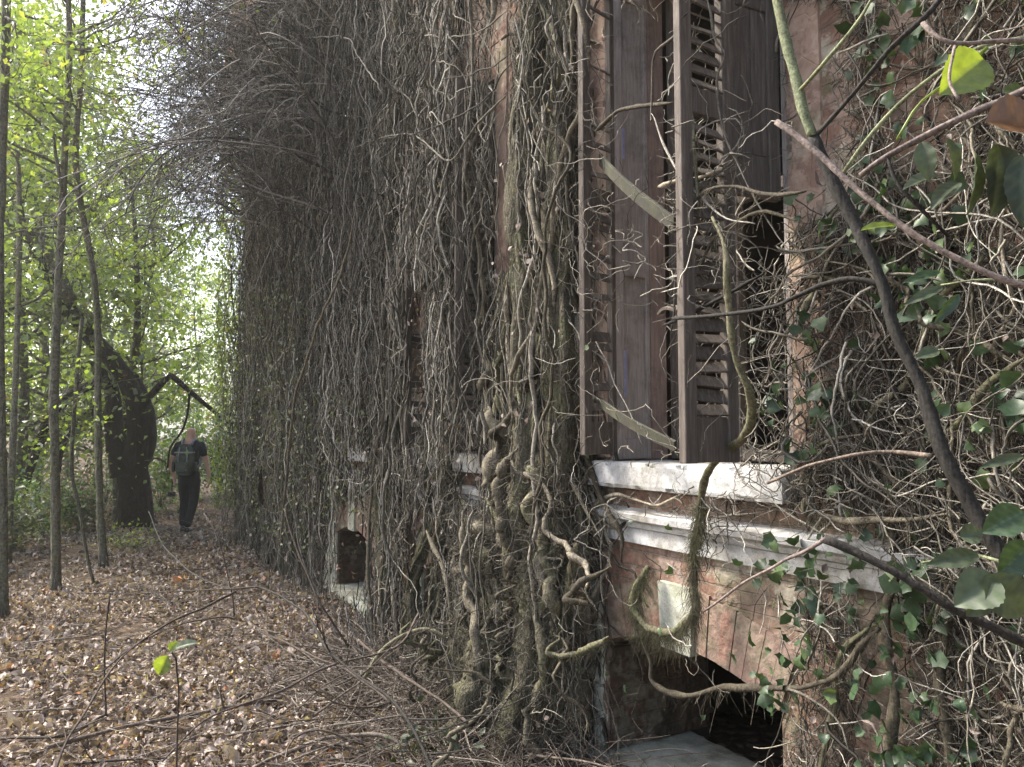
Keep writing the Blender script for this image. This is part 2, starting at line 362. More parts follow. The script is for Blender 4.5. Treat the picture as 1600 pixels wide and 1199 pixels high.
# ------------------------------------------------------------------ box collector
class MB:
    def __init__(s): s.v = []; s.f = []
    def box(s, a, b, bev=0.0, M=None):
        a = np.array(a, float); b = np.array(b, float); lo = np.minimum(a, b); hi = np.maximum(a, b)
        n = len(s.v)
        if bev <= 0:
            pts = [(x, y, z) for z in (lo[2], hi[2]) for y in (lo[1], hi[1]) for x in (lo[0], hi[0])]
            fs = [(0, 2, 3, 1), (4, 5, 7, 6), (0, 1, 5, 4), (2, 6, 7, 3), (0, 4, 6, 2), (1, 3, 7, 5)]
        else:
            bm = bmesh.new(); r = bmesh.ops.create_cube(bm, size=1)
            for v in bm.verts:
                v.co = Vector([(lo[i]+hi[i])/2+v.co[i]*(hi[i]-lo[i]) for i in range(3)])
            bmesh.ops.bevel(bm, geom=bm.edges[:], offset=min(bev, min(hi-lo)*.4), segments=1, affect='EDGES')
            bm.verts.index_update(); pts = [tuple(v.co) for v in bm.verts]; fs = [tuple(v.index for v in f.verts) for f in bm.faces]; bm.free()
        for p in pts:
            s.v.append(tuple(M @ Vector(p)) if M is not None else p)
        s.f += [tuple(n+i for i in f) for f in fs]; return s
    def prism(s, poly, axis, c0, c1):
        """poly list of 2D points extruded along an axis (0,1,2) from c0 to c1"""
        n = len(s.v); m = len(poly)
        for c in (c0, c1):
            for p in poly:
                q = list(p); q.insert(axis, c); s.v.append(tuple(q))
        s.f.append(tuple(n+i for i in range(m))[::-1]); s.f.append(tuple(n+m+i for i in range(m)))
        for i in range(m): s.f.append((n+i, n+(i+1) % m, n+m+(i+1) % m, n+m+i))
        return s
    def build(s, name, mat, parent=None, loc=None, rz=0):
        me = bpy.data.meshes.new(name); me.from_pydata(s.v, [], s.f); me.materials.append(mat)
        bm = bmesh.new(); bm.from_mesh(me); bmesh.ops.recalc_face_normals(bm, faces=bm.faces); bm.to_mesh(me); bm.free()
        o = bpy.data.objects.new(name, me); C.objects.link(o)
        if parent: o.parent = parent
        if loc is not None: o.location = loc
        o.rotation_euler = (0, 0, rz); return o

# ================================================================== GROUND
def gz(x, y):
    s = x*U[0]+y*U[1]; o = WD-(x*N[0]+y*N[1])
    z = .035*mnoise.noise(Vector((x*.9, y*.9, 0)))+.02*mnoise.noise(Vector((x*3, y*3, 4)))
    if -.6 < o < 1.2 and s < 14: z += .05*math.exp(-((o)/.5)**2)*(.5+.8*mnoise.noise(Vector((s*1.3, 0, 7))))
    if x < -6: z += min((-6-x)*.04, 1.2)
    return z-.01
xs = np.concatenate([-150-np.arange(0), np.linspace(-150, -12, 24), np.linspace(-11.5, 3, 110), np.linspace(4, 150, 24)])
ys = np.concatenate([np.linspace(-60, -1, 20), np.linspace(-.8, 20, 150), np.linspace(21, 300, 40)])
GX, GY = np.meshgrid(xs, ys); GZ = np.vectorize(gz)(GX, GY)
nx, ny = len(xs), len(ys); ii = (np.arange(ny-1)[:, None]*nx+np.arange(nx-1)[None]).ravel()
mesh_obj('ground', np.stack([GX, GY, GZ], -1), np.stack([ii, ii+1, ii+nx+1, ii+nx], 1), SOIL, smooth=True)['kind'] = 'structure'

# litter
def litter():
    parts = []
    def area(n, y0, y1, xfun, size):
        y = y0+(y1-y0)*rng.random(n); x0, x1 = xfun(y); x = x0+(x1-x0)*rng.random(n)
        o = WD-(x*N[0]+y*N[1]); k = (o > .0) & (rng.random(n) < np.array([min(1, .75+1.6*mnoise.noise(Vector((a_*1.1, b_*1.1, 3)))+.5*mnoise.noise(Vector((a_*4, b_*4, 9)))) for a_, b_ in zip(x, y)]))
        x, y = x[k], y[k]
        z = np.array([gz(a, b) for a, b in zip(x, y)])+.004+.03*rng.random(len(x))**2
        P = np.stack([x, y, z], 1)
        r = rng.random(len(P))**1.15
        parts.append(leaves(P, size*(.4+.6*rng.random(len(P))+.7*rng.random(len(P))**3), T_LEAF, .4, curl=.7, rnd=r))
    xf = lambda y: (-.72*y-.9, (WD-N[1]*y)/N[0]+.1)
    area(27000, 1.6, 4.2, xf, .046)
    area(31000, 4.2, 8, xf, .05)
    area(24000, 8, 15, xf, .062)
    area(8000, 15, 26, lambda y: (-.72*y-.9, -.2*y), .11)
    area(3000, -3, 1.8, lambda y: (-3+0*y, 1+0*y), .07)
    V, Fs, r = bundle(parts)
    tag(mesh_obj('leaf_litter', V, Fs, DRYL, rnd=r), 'brown and tan fallen leaves covering the forest path', 'fallen leaves', kind='stuff')
litter()

# ================================================================== VILLA
rotz = math.atan2(U[1], U[0])
villa = empty('derelict_villa', tuple(WD*N), rotz)     # local x = along the facade (away), y = outward?, z = up
# the frame (U, -N, z) is right handed: local y points out of the wall
tag(villa, 'derelict brick villa with louvred shutters, overgrown by a mass of bare vines', 'building')
WIN = [(1.90+2.28*k, 2.97+2.28*k) for k in range(-1, 5)]
S0, S1 = -2.6, 12.9; TH = .33; HT = 7.2; H0, H1 = 1.48, 3.85
SILL0 = .0; SILLT = .125; SPR = .635; CRN = .735
def arch_pts(a, b, n=12):
    c = (a+b)/2; hw = (b-a)/2; ri = CRN-SPR; Rr = (hw*hw+ri*ri)/(2*ri)
    return [(c+x, CRN-Rr+math.sqrt(Rr*Rr-x*x)) for x in np.linspace(-hw, hw, n)]
mb = MB(); prev = S0; CA, CB = .08, .07
for a, b in WIN:
    mb.box((prev, -TH, H0-.12), (a, 0, HT)); mb.box((prev+(CB if prev > S0 else 0), -TH, -.3), (a+CA, 0, H0-.12)); prev = b
    mb.box((a+CA, -TH, -.3), (b+CB, 0, SILL0))
    ap = arch_pts(a+CA, b+CB)
    for (x0, h0), (x1, h1) in zip(ap[:-1], ap[1:]):
        mb.prism([(x0, h0), (x1, h1), (x1, H0-.12), (x0, H0-.12)], 1, -TH, 0) if False else None
        n = len(mb.v)
        for yy in (-TH, 0): mb.v += [(x0, yy, h0), (x1, yy, h1), (x1, yy, H0-.12), (x0, yy, H0-.12)]
        mb.f += [(n, n+1, n+2, n+3), (n+4, n+7, n+6, n+5), (n, n+4, n+5, n+1), (n+3, n+2, n+6, n+7)]
    mb.box((a, -TH, H1), (b, 0, HT))
mb.box((prev, -TH, H0-.12), (S1, 0, HT)); mb.box((prev+CB, -TH, -.3), (S1, 0, H0-.12))
mb.box((S1-.35, -9, -.3), (S1, -TH, HT))            # far end wall
mb.box((S0, -9, -.3), (S0+.35, -TH, HT))
mb.box((S0+.35, -9, -.3), (S1-.35, -8.7, HT))
mb.build('wall', BRICK, villa)
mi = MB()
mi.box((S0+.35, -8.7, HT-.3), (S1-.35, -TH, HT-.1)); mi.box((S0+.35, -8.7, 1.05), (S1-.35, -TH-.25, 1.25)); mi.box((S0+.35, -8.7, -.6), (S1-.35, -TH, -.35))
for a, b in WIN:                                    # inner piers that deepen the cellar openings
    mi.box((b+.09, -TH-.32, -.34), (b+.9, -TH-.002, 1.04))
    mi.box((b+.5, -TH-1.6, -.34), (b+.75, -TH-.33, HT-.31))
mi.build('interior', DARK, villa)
rf = MB(); rf.prism([(S0-.5, HT+.0), (S1+.5, HT+.0), (S1-2.5, HT+2.4), (S0+2.5, HT+2.4)], 1, -8.8, .5); rf.build('roof', plain('roof tile', (.22, .10, .07), (.32, .16, .11), 8), villa)
def render_mat():
    m, t, out = newmat('flaking orange pink render'); c = coord(t); n2 = nz(t, 26, 6, c)
    col = ramp(t, n2, [(.3, (.31, .21, .155)), (.7, (.45, .34, .27))])
    n1 = nz(t, 6, 7, c, .65); col = mixc(t, mapr(t, n1, .52, .56), col, ramp(t, n2, [(.3, (.22, .14, .11)), (.7, (.30, .20, .16))]))
    col = mixc(t, mapr(t, nz(t, 3.4, 6, node_off(t, c, 4)), .52, .66, 0, .8), col, ramp(t, n2, [(.35, (.15, .14, .085)), (.6, (.33, .30, .22))]))
    v = node(t, 'ShaderNodeTexVoronoi', feature='DISTANCE_TO_EDGE'); v.inputs['Scale'].default_value = 9; t.links.new(c, v.inputs['Vector']); cr = mapr(t, v.outputs[0], 0, .03, .35, 1)
    col = mixc(t, 1.0, col, cr, 'MULTIPLY') if False else col
    principled(t, out, col, .92, bump(t, n1, .7, .015, bump(t, cr, .5, .006, bump(t, n2, .6, .008))), .12); return m
RENDER = render_mat()
def rough_box(a, b, cell=.02, amp=.004, seed=0.0):
    a = np.array(a); b = np.array(b); n = [max(1, int(round((b[i]-a[i])/cell))) for i in range(3)]
    bm = bmesh.new(); idx = {}
    def V_(i, j, k):
        key = (i, j, k)
        if key not in idx:
            p = Vector([a[q]+(b[q]-a[q])*key[q]/n[q] for q in range(3)]); e = sum(1 for q in range(3) if key[q] in (0, n[q]))
            c = Vector((a+b)/2); d = Vector([(-1 if key[q] == 0 else 1 if key[q] == n[q] else 0) for q in range(3)])
            w_ = mnoise.noise(p*9+Vector((seed, 0, 0)))*.5+mnoise.noise(p*31+Vector((0, seed, 0)))*.5
            chip = max(0, mnoise.noise(p*14+Vector((7, seed, 1)))-.15)*(.05 if e >= 2 else 0)
            idx[key] = bm.verts.new(p-d*(amp*(.4+w_)+(amp*.9 if e >= 2 else 0)+chip))
        return idx[key]
    for ax in range(3):
        u, v = [q for q in range(3) if q != ax]
        for side in (0, n[ax]):
            for i in range(n[u]):
                for j in range(n[v]):
                    ks = []
                    for (di, dj) in ((0, 0), (1, 0), (1, 1), (0, 1)):
                        k = [0, 0, 0]; k[ax] = side; k[u] = i+di; k[v] = j+dj; ks.append(V_(*k))
                    bm.faces.new(ks)
    bmesh.ops.recalc_face_normals(bm, faces=bm.faces); return bm
def rough_part(name, a, b, mat, parent, **kw):
    bm = rough_box(a, b, **kw); me = bpy.data.meshes.new(name); bm.to_mesh(me); bm.free(); me.materials.append(mat)
    o = bpy.data.objects.new(name, me); C.objects.link(o); o.parent = parent; return o
# cornice
cp_ = [(0, 1.12), (.028, 1.12), (.028, 1.185), (.042, 1.192), (.048, 1.212), (.066, 1.225), (.07, 1.25), (.0, 1.272)]
cm = MB(); x = S0
while x < S1-.1:
    x2 = min(x+1.42, S1); n = len(cm.v)
    jj = rng.normal()*.0012
    pr = [(p+ (jj if p > 0 else 0), q) for p, q in cp_]; m = len(pr)
    for xx in (x+.0015, x2-.0015): cm.v += [(xx, p, q) for p, q in pr]
    cm.f += [tuple(range(n, n+m)), tuple(range(n+m, n+2*m))[::-1]]+[(n+i, n+(i+1) % m, n+m+(i+1) % m, n+m+i) for i in range(m)]
    x = x2
cm.build('cornice', STONE, villa)
def window(a, b, hero):
    rough_part('window_sill', (a-.02, -TH+.02, H0-.12), (b+.1, .085, H0), STONE, villa, seed=a)
    rough_part('cellar_sill', (a+.02, -TH-.2, SILL0+.002), (b+.17, .06, SILLT), MSTONE, villa, seed=a*3, cell=.025)
    wa, wb = a, b; a, b = a+CA, b+CB
    # cellar arch: brick voussoirs with pale springers and keystone
    c = (a+b)/2; hw = (b-a)/2; ri = CRN-SPR; Ra = (hw*hw+ri*ri)/(2*ri); cy = CRN-Ra
    amax = math.asin(hw/Ra); nb = 17; br = MB(); k = 0
    def wedge(t0, t1, r0, r1, y1, tgt):
        n = len(tgt.v)
        for yy in (-.1, y1):
            for (t, r) in ((t0, r0), (t1, r0), (t1, r1), (t0, r1)): tgt.v.append((c+r*math.sin(t), yy, cy+r*math.cos(t)))
        tgt.f += [(n, n+1, n+2, n+3), (n+4, n+7, n+6, n+5), (n, n+4, n+5, n+1), (n+3, n+2, n+6, n+7), (n, n+3, n+7, n+4), (n+1, n+5, n+6, n+2)]
    dt = 2*amax/nb
    for i in range(nb):
        if i in (7, 8, 9): continue
        wedge(-amax+i*dt+.0012, -amax+(i+1)*dt-.0012, Ra-.001, Ra+.235+rng.normal()*.006, .007+rng.random()*.006, br)
    br.build('brick_arch', ARCHB, villa)
    kb = MB(); wedge(-dt*1.5+.003, dt*1.5-.003, Ra-.02, Ra+.25, .03, kb); kb.build('keystone', MSTONE, villa)
    for sx, e in ((b, 1),):
        rough_part('springer_stone', (min(sx+e*.002, sx+e*.125), -.1, SILLT+.30), (max(sx+e*.002, sx+e*.125), .024, .90), MSTONE, villa, seed=sx)
        rough_part('jamb_stone', (min(sx+e*.002, sx+e*.10), -.1, SILLT+.005), (max(sx+e*.002, sx+e*.10), .016, SILLT+.296), MSTONE, villa, seed=sx*2)
    rough_part('cellar_reveal_shade', (b-.016, -TH-.3, SILLT+.004), (b-.001, -.012, SPR-.004), SHADE_BRICK, villa, seed=b, cell=.04, amp=.003)  # thin added sheet on the far jamb, recess shade put into its colour
    a, b = wa, wb
    for (p, q) in ((a-.165, a-.004), (b+.004, b+.165)): rough_part('window_surround', (p, -.05, H0+.004), (q, .018, H1+.3), RENDER, villa, seed=p, cell=.035, amp=.006)
    # panelled lining on the far jamb
    l = MB(); y0, y1 = -.205, .005; sx = b
    l.box((sx-.012, y0, H0+.003), (sx+.0, y1, H1))
    for (p, q) in ((y1-.055, y1-.002), (y0, y0+.022)): l.box((sx-.032, p, H0+.004), (sx-.012, q, H1-.002), .003)
    for (p, q) in ((H0+.006, H0+.10), (H0+.88, H0+1.02), (H1-.12, H1-.006)): l.box((sx-.031, y0+.022, p), (sx-.012, y1-.055, q), .003)
    l.build('panelled_lining', LIN, villa)
    MB().box((sx-.028, -TH+.02, H0+.003), (sx, y0-.006, H1-.004), .004).build('frame_post', PLANK, villa)
    MB().box((a, -TH+.02, H0+.003), (a+.02, 0, H1), .0).build('frame_post', LIN, villa)
    fr = MB(); yy = -TH+.0
    for p in (a+.02, c-.03, b-.075): fr.box((p, yy-.05, H0+.003), (p+.05, yy-.0, H1-.006), .004)
    for h in (H0+.005, H0+1.15, H1-.07): fr.box((a+.07, yy-.044, h), (b-.075, yy-.006, h+.05), .003)
    fr.build('window_frame', WOOD, villa)
def leaf(w, Hh, slatbreak=0.0, solid=False):
    """one shutter leaf, hinge at x=0"""
    t = .034; st = .052
    f = MB()
    f.box((0, -t/2, 0), (st, t/2, Hh), .003); f.box((w-st, -t/2, 0), (w, t/2, Hh), .003)
    mid = Hh*.50
    for h0, h1 in ((0.002, .15), (mid, mid+.09), (Hh-.1, Hh-.002)): f.box((st+.001, -t/2+.003, h0), (w-st-.001, t/2-.003, h1), .003)
    s = MB()
    for z0, z1 in ((.15, mid), (mid+.09, Hh-.1)):
        if solid:
            nb_ = 2; ww = (w-2*st)/nb_
            for q in range(nb_): s.box((st+q*ww+.0015, -t/2+.008, z0+.001), (st+(q+1)*ww-.0015, t/2-.008, z1-.001), .003)
            continue
        n = int((z1-z0)/.047)
        for i in range(n):
            if random.random() < slatbreak: continue
            z = z0+.022+i*(z1-z0-.02)/n
            M = Matrix.Translation((w/2, 0, z)) @ Matrix.Rotation(R(random.gauss(0, 2.4)), 4, 'Y') @ Matrix.Rotation(R(-52+random.gauss(0, 8)), 4, 'X')
            hw = (w-2*st)/2+.004
            s.box((-hw, -.0235, -.0035), (hw, .0235, .0035), 0, M)
    return f, s
ARCHB = None
def arch_brick():
    m, t, out = newmat('old arch brick'); c = coord(t)
    v = node(t, 'ShaderNodeNewGeometry').outputs['Random Per Island']
    col = ramp(t, v, [(0, (.14, .095, .08)), (.3, (.25, .15, .12)), (.6, (.20, .15, .13)), (1, (.30, .21, .17))])
    n2 = nz(t, 26, 6, c); col = mixc(t, 1.0, col, ramp(t, n2, [(.3, (.6, .6, .6)), (.7, (1.3, 1.25, 1.2))]), 'MULTIPLY')
    col = mixc(t, mapr(t, nz(t, 6, 6, c, .7), .42, .56, 0, .85), col, ramp(t, n2, [(.35, (.13, .115, .075)), (.6, (.27, .22, .17))]))
    principled(t, out, col, .9, bump(t, nz(t, 30, 7, c), .9, .012), .15); return m
ARCHB = arch_brick()
for i, (a, b) in enumerate(WIN):
    hero = i == 1
    window(a, b, hero)
    if i == 3:
        rough_part('stone_facing', (b+.21, -.05, -.02), (b+.58, .012, .88), MSTONE, villa, seed=5, cell=.035, amp=.006); rough_part('stone_facing', (a-.42, -.05, -.02), (a-.13, .012, .60), MSTONE, villa, seed=8, cell=.035, amp=.006)
    if i == 2: rough_part('stone_facing', (b+.17, -.05, H0-.1), (b+.42, .014, H0+.26), STONE, villa, seed=6, cell=.035, amp=.006)
    if i == 4: rough_part('stone_facing', (b+.9, -.05, .55), (b+1.4, .014, 1.1), RENDER, villa, seed=9, cell=.04, amp=.006)
    w = .245; Hh = H1-H0-.06; z0 = H0+.028
    def put(sx, y, ang, label=None, brk=0.0, solid=False, dz=0.0):
        f, s = leaf(w, Hh-dz, brk, solid)
        o = f.build('shutter', WOOD, villa, (sx, y, z0+dz), ang); s.build('panel' if solid else 'louvre', WOOD, o)
        if label: o['label'] = label
    # near jamb: two folded leaves standing out of the wall, far jamb: one leaf with most slats gone
    if hero: put(a+.01, .012+w+.004, R(90+3), None, .0)
    put(a+.035, .008, R(90-4), None, .0, hero, .93 if hero else 0)
    put(b-.01, -.02, R(90+14), 'far shutter leaf with most of its slats gone' if hero else None, .5)
    hm = MB().box((b-.036, -.06, H0+.30), (b-.032, -.045, H0+.52)).box((b-.036, -.06, H0+1.45), (b-.032, -.045, H0+1.60)).build('hinge_plate', HINGE, villa)

# fallen slats across the near window
def plank(p0, p1, wd, th, roll, mat, label):
    p0, p1 = Vector(p0), Vector(p1); d = p1-p0; L = d.length
    q = d.to_track_quat('X', 'Z').to_matrix().to_4x4()
    m = MB(); n = 9
    for i in range(n):
        t0 = i/n*L; t1 = (i+1)/n*L
    bm = bmesh.new(); bmesh.ops.create_cube(bm, size=1)
    bmesh.ops.subdivide_edges(bm, edges=[e for e in bm.edges if abs((e.verts[0].co-e.verts[1].co).x) > .5], cuts=10)
    for v in bm.verts:
        x = (v.co.x+.5); v.co = Vector((x*L, v.co.y*wd*(1-.25*max(0, x-.8)*5*random.random()), v.co.z*th+.02*math.sin(x*3.1)))
    bmesh.ops.bevel(bm, geom=bm.edges[:], offset=.001, segments=1, affect='EDGES')
    me = bpy.data.meshes.new('broken_slat'); bm.to_mesh(me); bm.free(); me.materials.append(mat)
    o = bpy.data.objects.new('broken_slat', me); C.objects.link(o)
    o.matrix_world = Matrix.Translation(p0) @ q @ Matrix.Rotation(roll, 4, 'X')
    tag(o, label, 'plank', 'broken slats lying across the near window')
plank(onwall(938, 250, .12), onwall(1056, 352, .38), .055, .014, R(100), GWOOD, 'grey green slat slanting down across the upper part of the near window')
plank(onwall(936, 628, .14), onwall(1056, 698, .30), .045, .010, R(100), GWOOD, 'bent grey slat slanting down just above the white sill of the near window')
plank(onwall(1032, 490, .02), onwall(1062, 486, .25), .03, .012, R(20), WOOD, 'short dark slat jutting level between the lining and the near shutter')

# ================================================================== VINES
def wallwalk(M, Np, s0, h0, step, ang=-math.pi/2, pull=.15, wander=.35, o0=None, ospread=.03, omin=.008, pers=.38):
    """random walks on the facade: angles in the (s,h) plane"""
    a = np.asarray(ang)*np.ones(M); pref = a.copy(); a = a+rng.normal(size=M)*wander; v = np.zeros(M)
    s = np.array(s0)*np.ones(M); h = np.array(h0)*np.ones(M)
    oc = (np.abs(rng.normal(size=M))*ospread+omin) if o0 is None else np.asarray(o0)*np.ones(M)
    o = oc.copy(); vo = np.zeros(M); step = np.asarray(step)*np.ones(M)
    Sx, Ox, Hx = [s.copy()], [o.copy()], [h.copy()]
    for i in range(Np-1):
        v = pers*v+rng.normal(size=M)*wander*.5*(1+1.6*(rng.random(M) < .12)); a = a+v-pull*np.sin(a-pref)
        s = s+np.cos(a)*step; h = h+np.sin(a)*step
        vo = .6*vo+rng.normal(size=M)*ospread*.25; o = np.maximum(o+vo-.1*(o-oc), omin)
        hh = np.maximum(h, .01)
        Sx.append(s.copy()); Ox.append(o.copy()); Hx.append(hh)
    return Wl(np.stack(Sx, 1), np.stack(Ox, 1), np.stack(Hx, 1))
CLEAR = [(1238, 0, 1305, 330, 0.062), (702, 0, 762, 640, 0.25), (402, 735, 420, 792, 0.04), (596, 640, 664, 700, 0.122), (655, 712, 712, 790, 0.203), (1225, 520, 1262, 700, 0.25), (1290, 130, 1330, 330, 0.36),   # photograph regions of the facade that stay mostly bare: x0,y0,x1,y1,chance to keep
    (925, 0, 1062, 712, 0.008), (1062, 0, 1160, 712, 0.048), (1160, 0, 1235, 420, 0.032), (940, 712, 1160, 780, 0.008), (975, 790, 1090, 900, 0.01), (1110, 800, 1370, 920, 0.10),
    (925, 885, 1110, 1199, 0.008), (1110, 1000, 1240, 1199, 0.014), (766, 0, 803, 430, 0.01), (708, 698, 762, 792, 0.014), (630, 440, 666, 640, 0.048),
    (1235, 0, 1310, 330, 0.122), (1105, 850, 1250, 1080, 0.04), (628, 800, 700, 975, 0.09), (500, 770, 596, 965, 0.01), (540, 702, 580, 738, 0.022), (1330, 870, 1420, 1199, 0.10), (1370, 0, 1480, 260, 0.25)]
def cull(P, Rr, thr=.2, scale=1.0):
    """strands that cross a bare patch stop at its ragged edge (most of them)"""
    x, y = proj(P); Rr = Rr.copy(); M = len(P)
    for (x0, y0, x1, y1, k) in CLEAR:
        wd = min(x1-x0, y1-y0)*.16; j = rng.normal(size=(4, M, 1))*wd
        ins = (x > x0+j[0]) & (x < x1+j[1]) & (y > y0+j[2]) & (y < y1+j[3])
        hit = (rng.random(M) > min(k*scale, .95))[:, None] & ins
        Rr[hit] = 0
    keep = (Rr > 0).mean(1) > .25
    return P[keep], Rr[keep]
def taper(M, Np, r0, r1):
    return np.asarray(r0)[..., None]*np.ones((M, Np))*(1+(r1-1)*np.linspace(0, 1, Np)[None])
def seg_hide_below(P): return P

# --- traced woody vines (photograph outline on planes in front of the facade)
ZG = 'woody vines climbing the villa facade'
def vine(pts, r0, r1, label, o=.06, mat=None, fz=0, K=8, jit=.006, group=ZG, os_=None, rv=None, fl=.035, f0=.25):
    os_ = os_ if os_ is not None else [o]*len(pts)
    W = [onwall(px, py, oo) for (px, py), oo in zip(pts, os_)]
    path = smooth_path(W, jit=jit, seg=.03); r = lumpy(len(path), r0, r1, .2); m_n = len(path); kk = np.arange(m_n); r = r*np.clip(np.minimum(kk, m_n-1-kk)/(.09*m_n), .3, 1)**.7
    lst = [closed_tube(path, r, K, rv)]
    if fz: 
        V, Fq, q = fuzz(path[int(len(path)*f0):], r[int(len(path)*f0):], fz, fl, 1.0); lst.append((V, [Fq], q))
    V, Fs, q = join_closed(lst); p0 = path[-1] if path[-1][2] < path[0][2] else path[0]
    ob = mesh_obj('woody_vine', V, Fs, mat or VINE, origin=p0, rnd=q, smooth=True); tag(ob, label, 'vine', group); return ob
vine([(1112, 340), (1135, 400), (1140, 470), (1150, 560), (1172, 620), (1165, 680), (1132, 712), (1102, 748), (1093, 800), (1086, 850), (1082, 900), (1086, 955), (1058, 988), (1015, 984), (992, 950), (998, 912), (1012, 885)], .010, .022, os_=[.60, .62, .60, .56, .50, .40, .27, .20, .15, .12, .12, .12, .12, .12, .12, .11, .08], label=
     'thick mossy vine bending over the near white sill and looping below it', mat=MOSSY, fz=2600, rv=.5, fl=.036, f0=.5)
vine([(995, 985), (1012, 1032), (1022, 1070), (1060, 1086), (1130, 1076), (1200, 1076), (1270, 1072), (1318, 1050), (1345, 1010), (1372, 985)], .009, .012, 'bare vine reaching level across the black cellar opening', .12, VINE, 150)
vine([(885, 918), (850, 918), (812, 938), (801, 965), (818, 1000), (848, 1010), (872, 992), (882, 950), (890, 900), (900, 850)], .02, .022, 'mossy vine curled into a loop left of the cellar opening', .22, MOSSY, 700)
vine([(1350, 680), (1292, 690), (1264, 712), (1249, 752), (1266, 792), (1312, 815), (1385, 815), (1500, 806)], .006, .009, 'pale vine bent like a hook right of the white sill', .12, VINE, 120, rv=.6)
vine([(830, -30), (868, 60), (872, 130), (828, 230), (803, 300), (812, 420), (778, 560), (765, 640), (778, 720), (765, 800), (745, 900), (740, 1010)], .022, .034, 'stout vine swinging left past the bare brick strip beside the second window', .16, MOSSY, 300)
vine([(895, 40), (908, 140), (893, 250), (908, 330), (902, 420), (893, 520), (905, 620), (915, 700), (935, 770), (968, 830), (972, 880)], .014, .013, 'pale wavy vine running down beside the left shutter of the near window', .10, VINE, 150)
vine([(845, 120), (850, 250), (822, 360), (830, 480), (815, 560), (818, 680), (822, 800), (805, 920), (815, 1060), (800, 1199)], .018, .045, 'mossy main stem rising through the middle of the vine mass', .14, MOSSY, 500)
vine([(870, -30), (878, 100), (860, 220), (868, 360), (850, 500), (862, 640), (850, 760), (865, 880), (850, 1000), (868, 1120), (850, 1250)], .016, .040, 'long upright vine just right of the middle of the vine mass', .12, VINE, 300)
vine([(785, 260), (800, 380), (792, 500), (800, 620), (790, 740), (770, 850), (775, 980), (760, 1080)], .012, .028, 'upright vine over the left side of the vine mass', .20, VINE, 200)
vine([(905, 780), (912, 880), (900, 980), (905, 1080), (890, 1250)], .03, .06, 'thick rooty stem rising left of the stone cellar jamb', .10, VINE, 500)
vine([(800, 800), (820, 900), (850, 1030), (830, 1100), (770, 1150), (740, 1170)], .03, .028, 'thick mossy stem sweeping down to the left onto the leaf litter', .30, MOSSY, 400)
vine([(760, 780), (790, 850), (790, 960), (760, 1050), (728, 1100)], .018, .022, 'bent mossy stem leaning left at the foot of the vine mass', .32, MOSSY, 200)
vine([(1130, 320), (1100, 345), (1062, 420), (1048, 520), (1020, 640), (980, 720)][:4], .004, .003, 'thin twig hanging over the near shutter', .35, TWIG)
vine([(1100, -20), (1120, 60), (1130, 90), (1120, 130), (1140, 230), (1190, 330), (1240, 400)], .004, .003, 'thin pale twig trailing right across the near louvred shutter', .40, TWIG)
vine([(1078, 30), (1050, 60), (1020, 90), (1015, 180), (1020, 185)], .005, .003, 'dark curved twig across the top of the near window', .42, TWIG)
vine([(1052, 160), (1010, 166), (975, 170), (950, 190), (930, 205)], .006, .009, 'broken vine stub reaching across the upper panelled lining', .30, VINE)
vine([(1130, 265), (1090, 278), (1060, 283), (1030, 292)], .006, .009, 'broken pale vine stub between the two shutters', .40, VINE)
vine([(1018, 180), (1030, 200), (1060, 270), (1090, 300), (1130, 340), (1180, 350)], .0035, .003, 'long thin twig arching down right over the near shutter', .44, TWIG)
vine([(930, 530), (945, 560), (960, 600), (985, 650), (1005, 698)], .004, .003, 'thin pale twig leaning in the near window above the sill', .12, TWIG)
vine([(1070, 770), (1030, 790), (1000, 785), (960, 775), (930, 790)], .007, .01, 'short tan vine creeping along between sill and cornice', .07, VINE)
vine([(1290, 840), (1200, 780), (1150, 740)], .003, .002, 'thin twig rising left above the cornice', .1, TWIG)
vine([(1058, -20), (1062, 90), (1082, 200), (1088, 290), (1092, 330)], .007, .006, 'greenish stem hanging in front of the upper near shutter', .45, MOSSY, 60)
vine([(1262, 300), (1200, 305), (1150, 290), (1105, 300), (1070, 330)], .006, .004, 'tan vine reaching level across the near shutter from the brick', .45, VINE, 60)
vine([(1250, 345), (1190, 330), (1140, 350), (1110, 380), (1085, 440)], .005, .004, 'vine drooping over the middle of the near shutter', .42, VINE, 60)
vine([(1195, 430), (1120, 470), (1060, 500), (1032, 510)], .006, .004, 'dark branch reaching left over the near shutter', .45, DARKT)
vine([(690, 790), (655, 830), (640, 900), (655, 965), (680, 970)], .009, .012, 'curved vine over the mossy pink wall between the cellar openings', .12, VINE, 60)
vine([(665, 830), (695, 900), (705, 970), (700, 1040), (708, 1080)], .011, .014, 'arched root dropping to the ground left of the vine mass', .35, VINE)
vine([(590, 560), (600, 640), (585, 720), (578, 820), (575, 900), (582, 990)], .010, .014, 'straight dark vine stem standing before the third cellar opening', .35, VINE)
vine([(635, 560), (628, 680), (640, 780), (612, 860), (615, 950), (620, 985)], .012, .016, 'dark stem standing right of the third cellar opening', .25, VINE)
vine([(555, 330), (535, 420), (500, 500), (480, 560), (462, 620), (450, 720), (440, 830), (435, 850)], .01, .008, 'long grey branch bowing down in front of the far hanging vines', .7, VINE)
vine([(790, 150), (740, 200), (700, 250), (640, 290), (575, 222)][:3]+[(640, 210), (575, 222)], .006, .003, 'pale long twig drooping across the second window', .45, TWIG)
vine([(800, 95), (770, 140), (745, 165), (700, 190), (660, 205), (590, 222)], .0045, .003, 'paired pale twig sweeping left from the bare brick strip', .45, TWIG)
vine([(800, 85), (765, 105), (730, 118), (690, 125)], .0045, .003, 'short pale twig above the paired twigs by the bare brick strip', .45, TWIG)
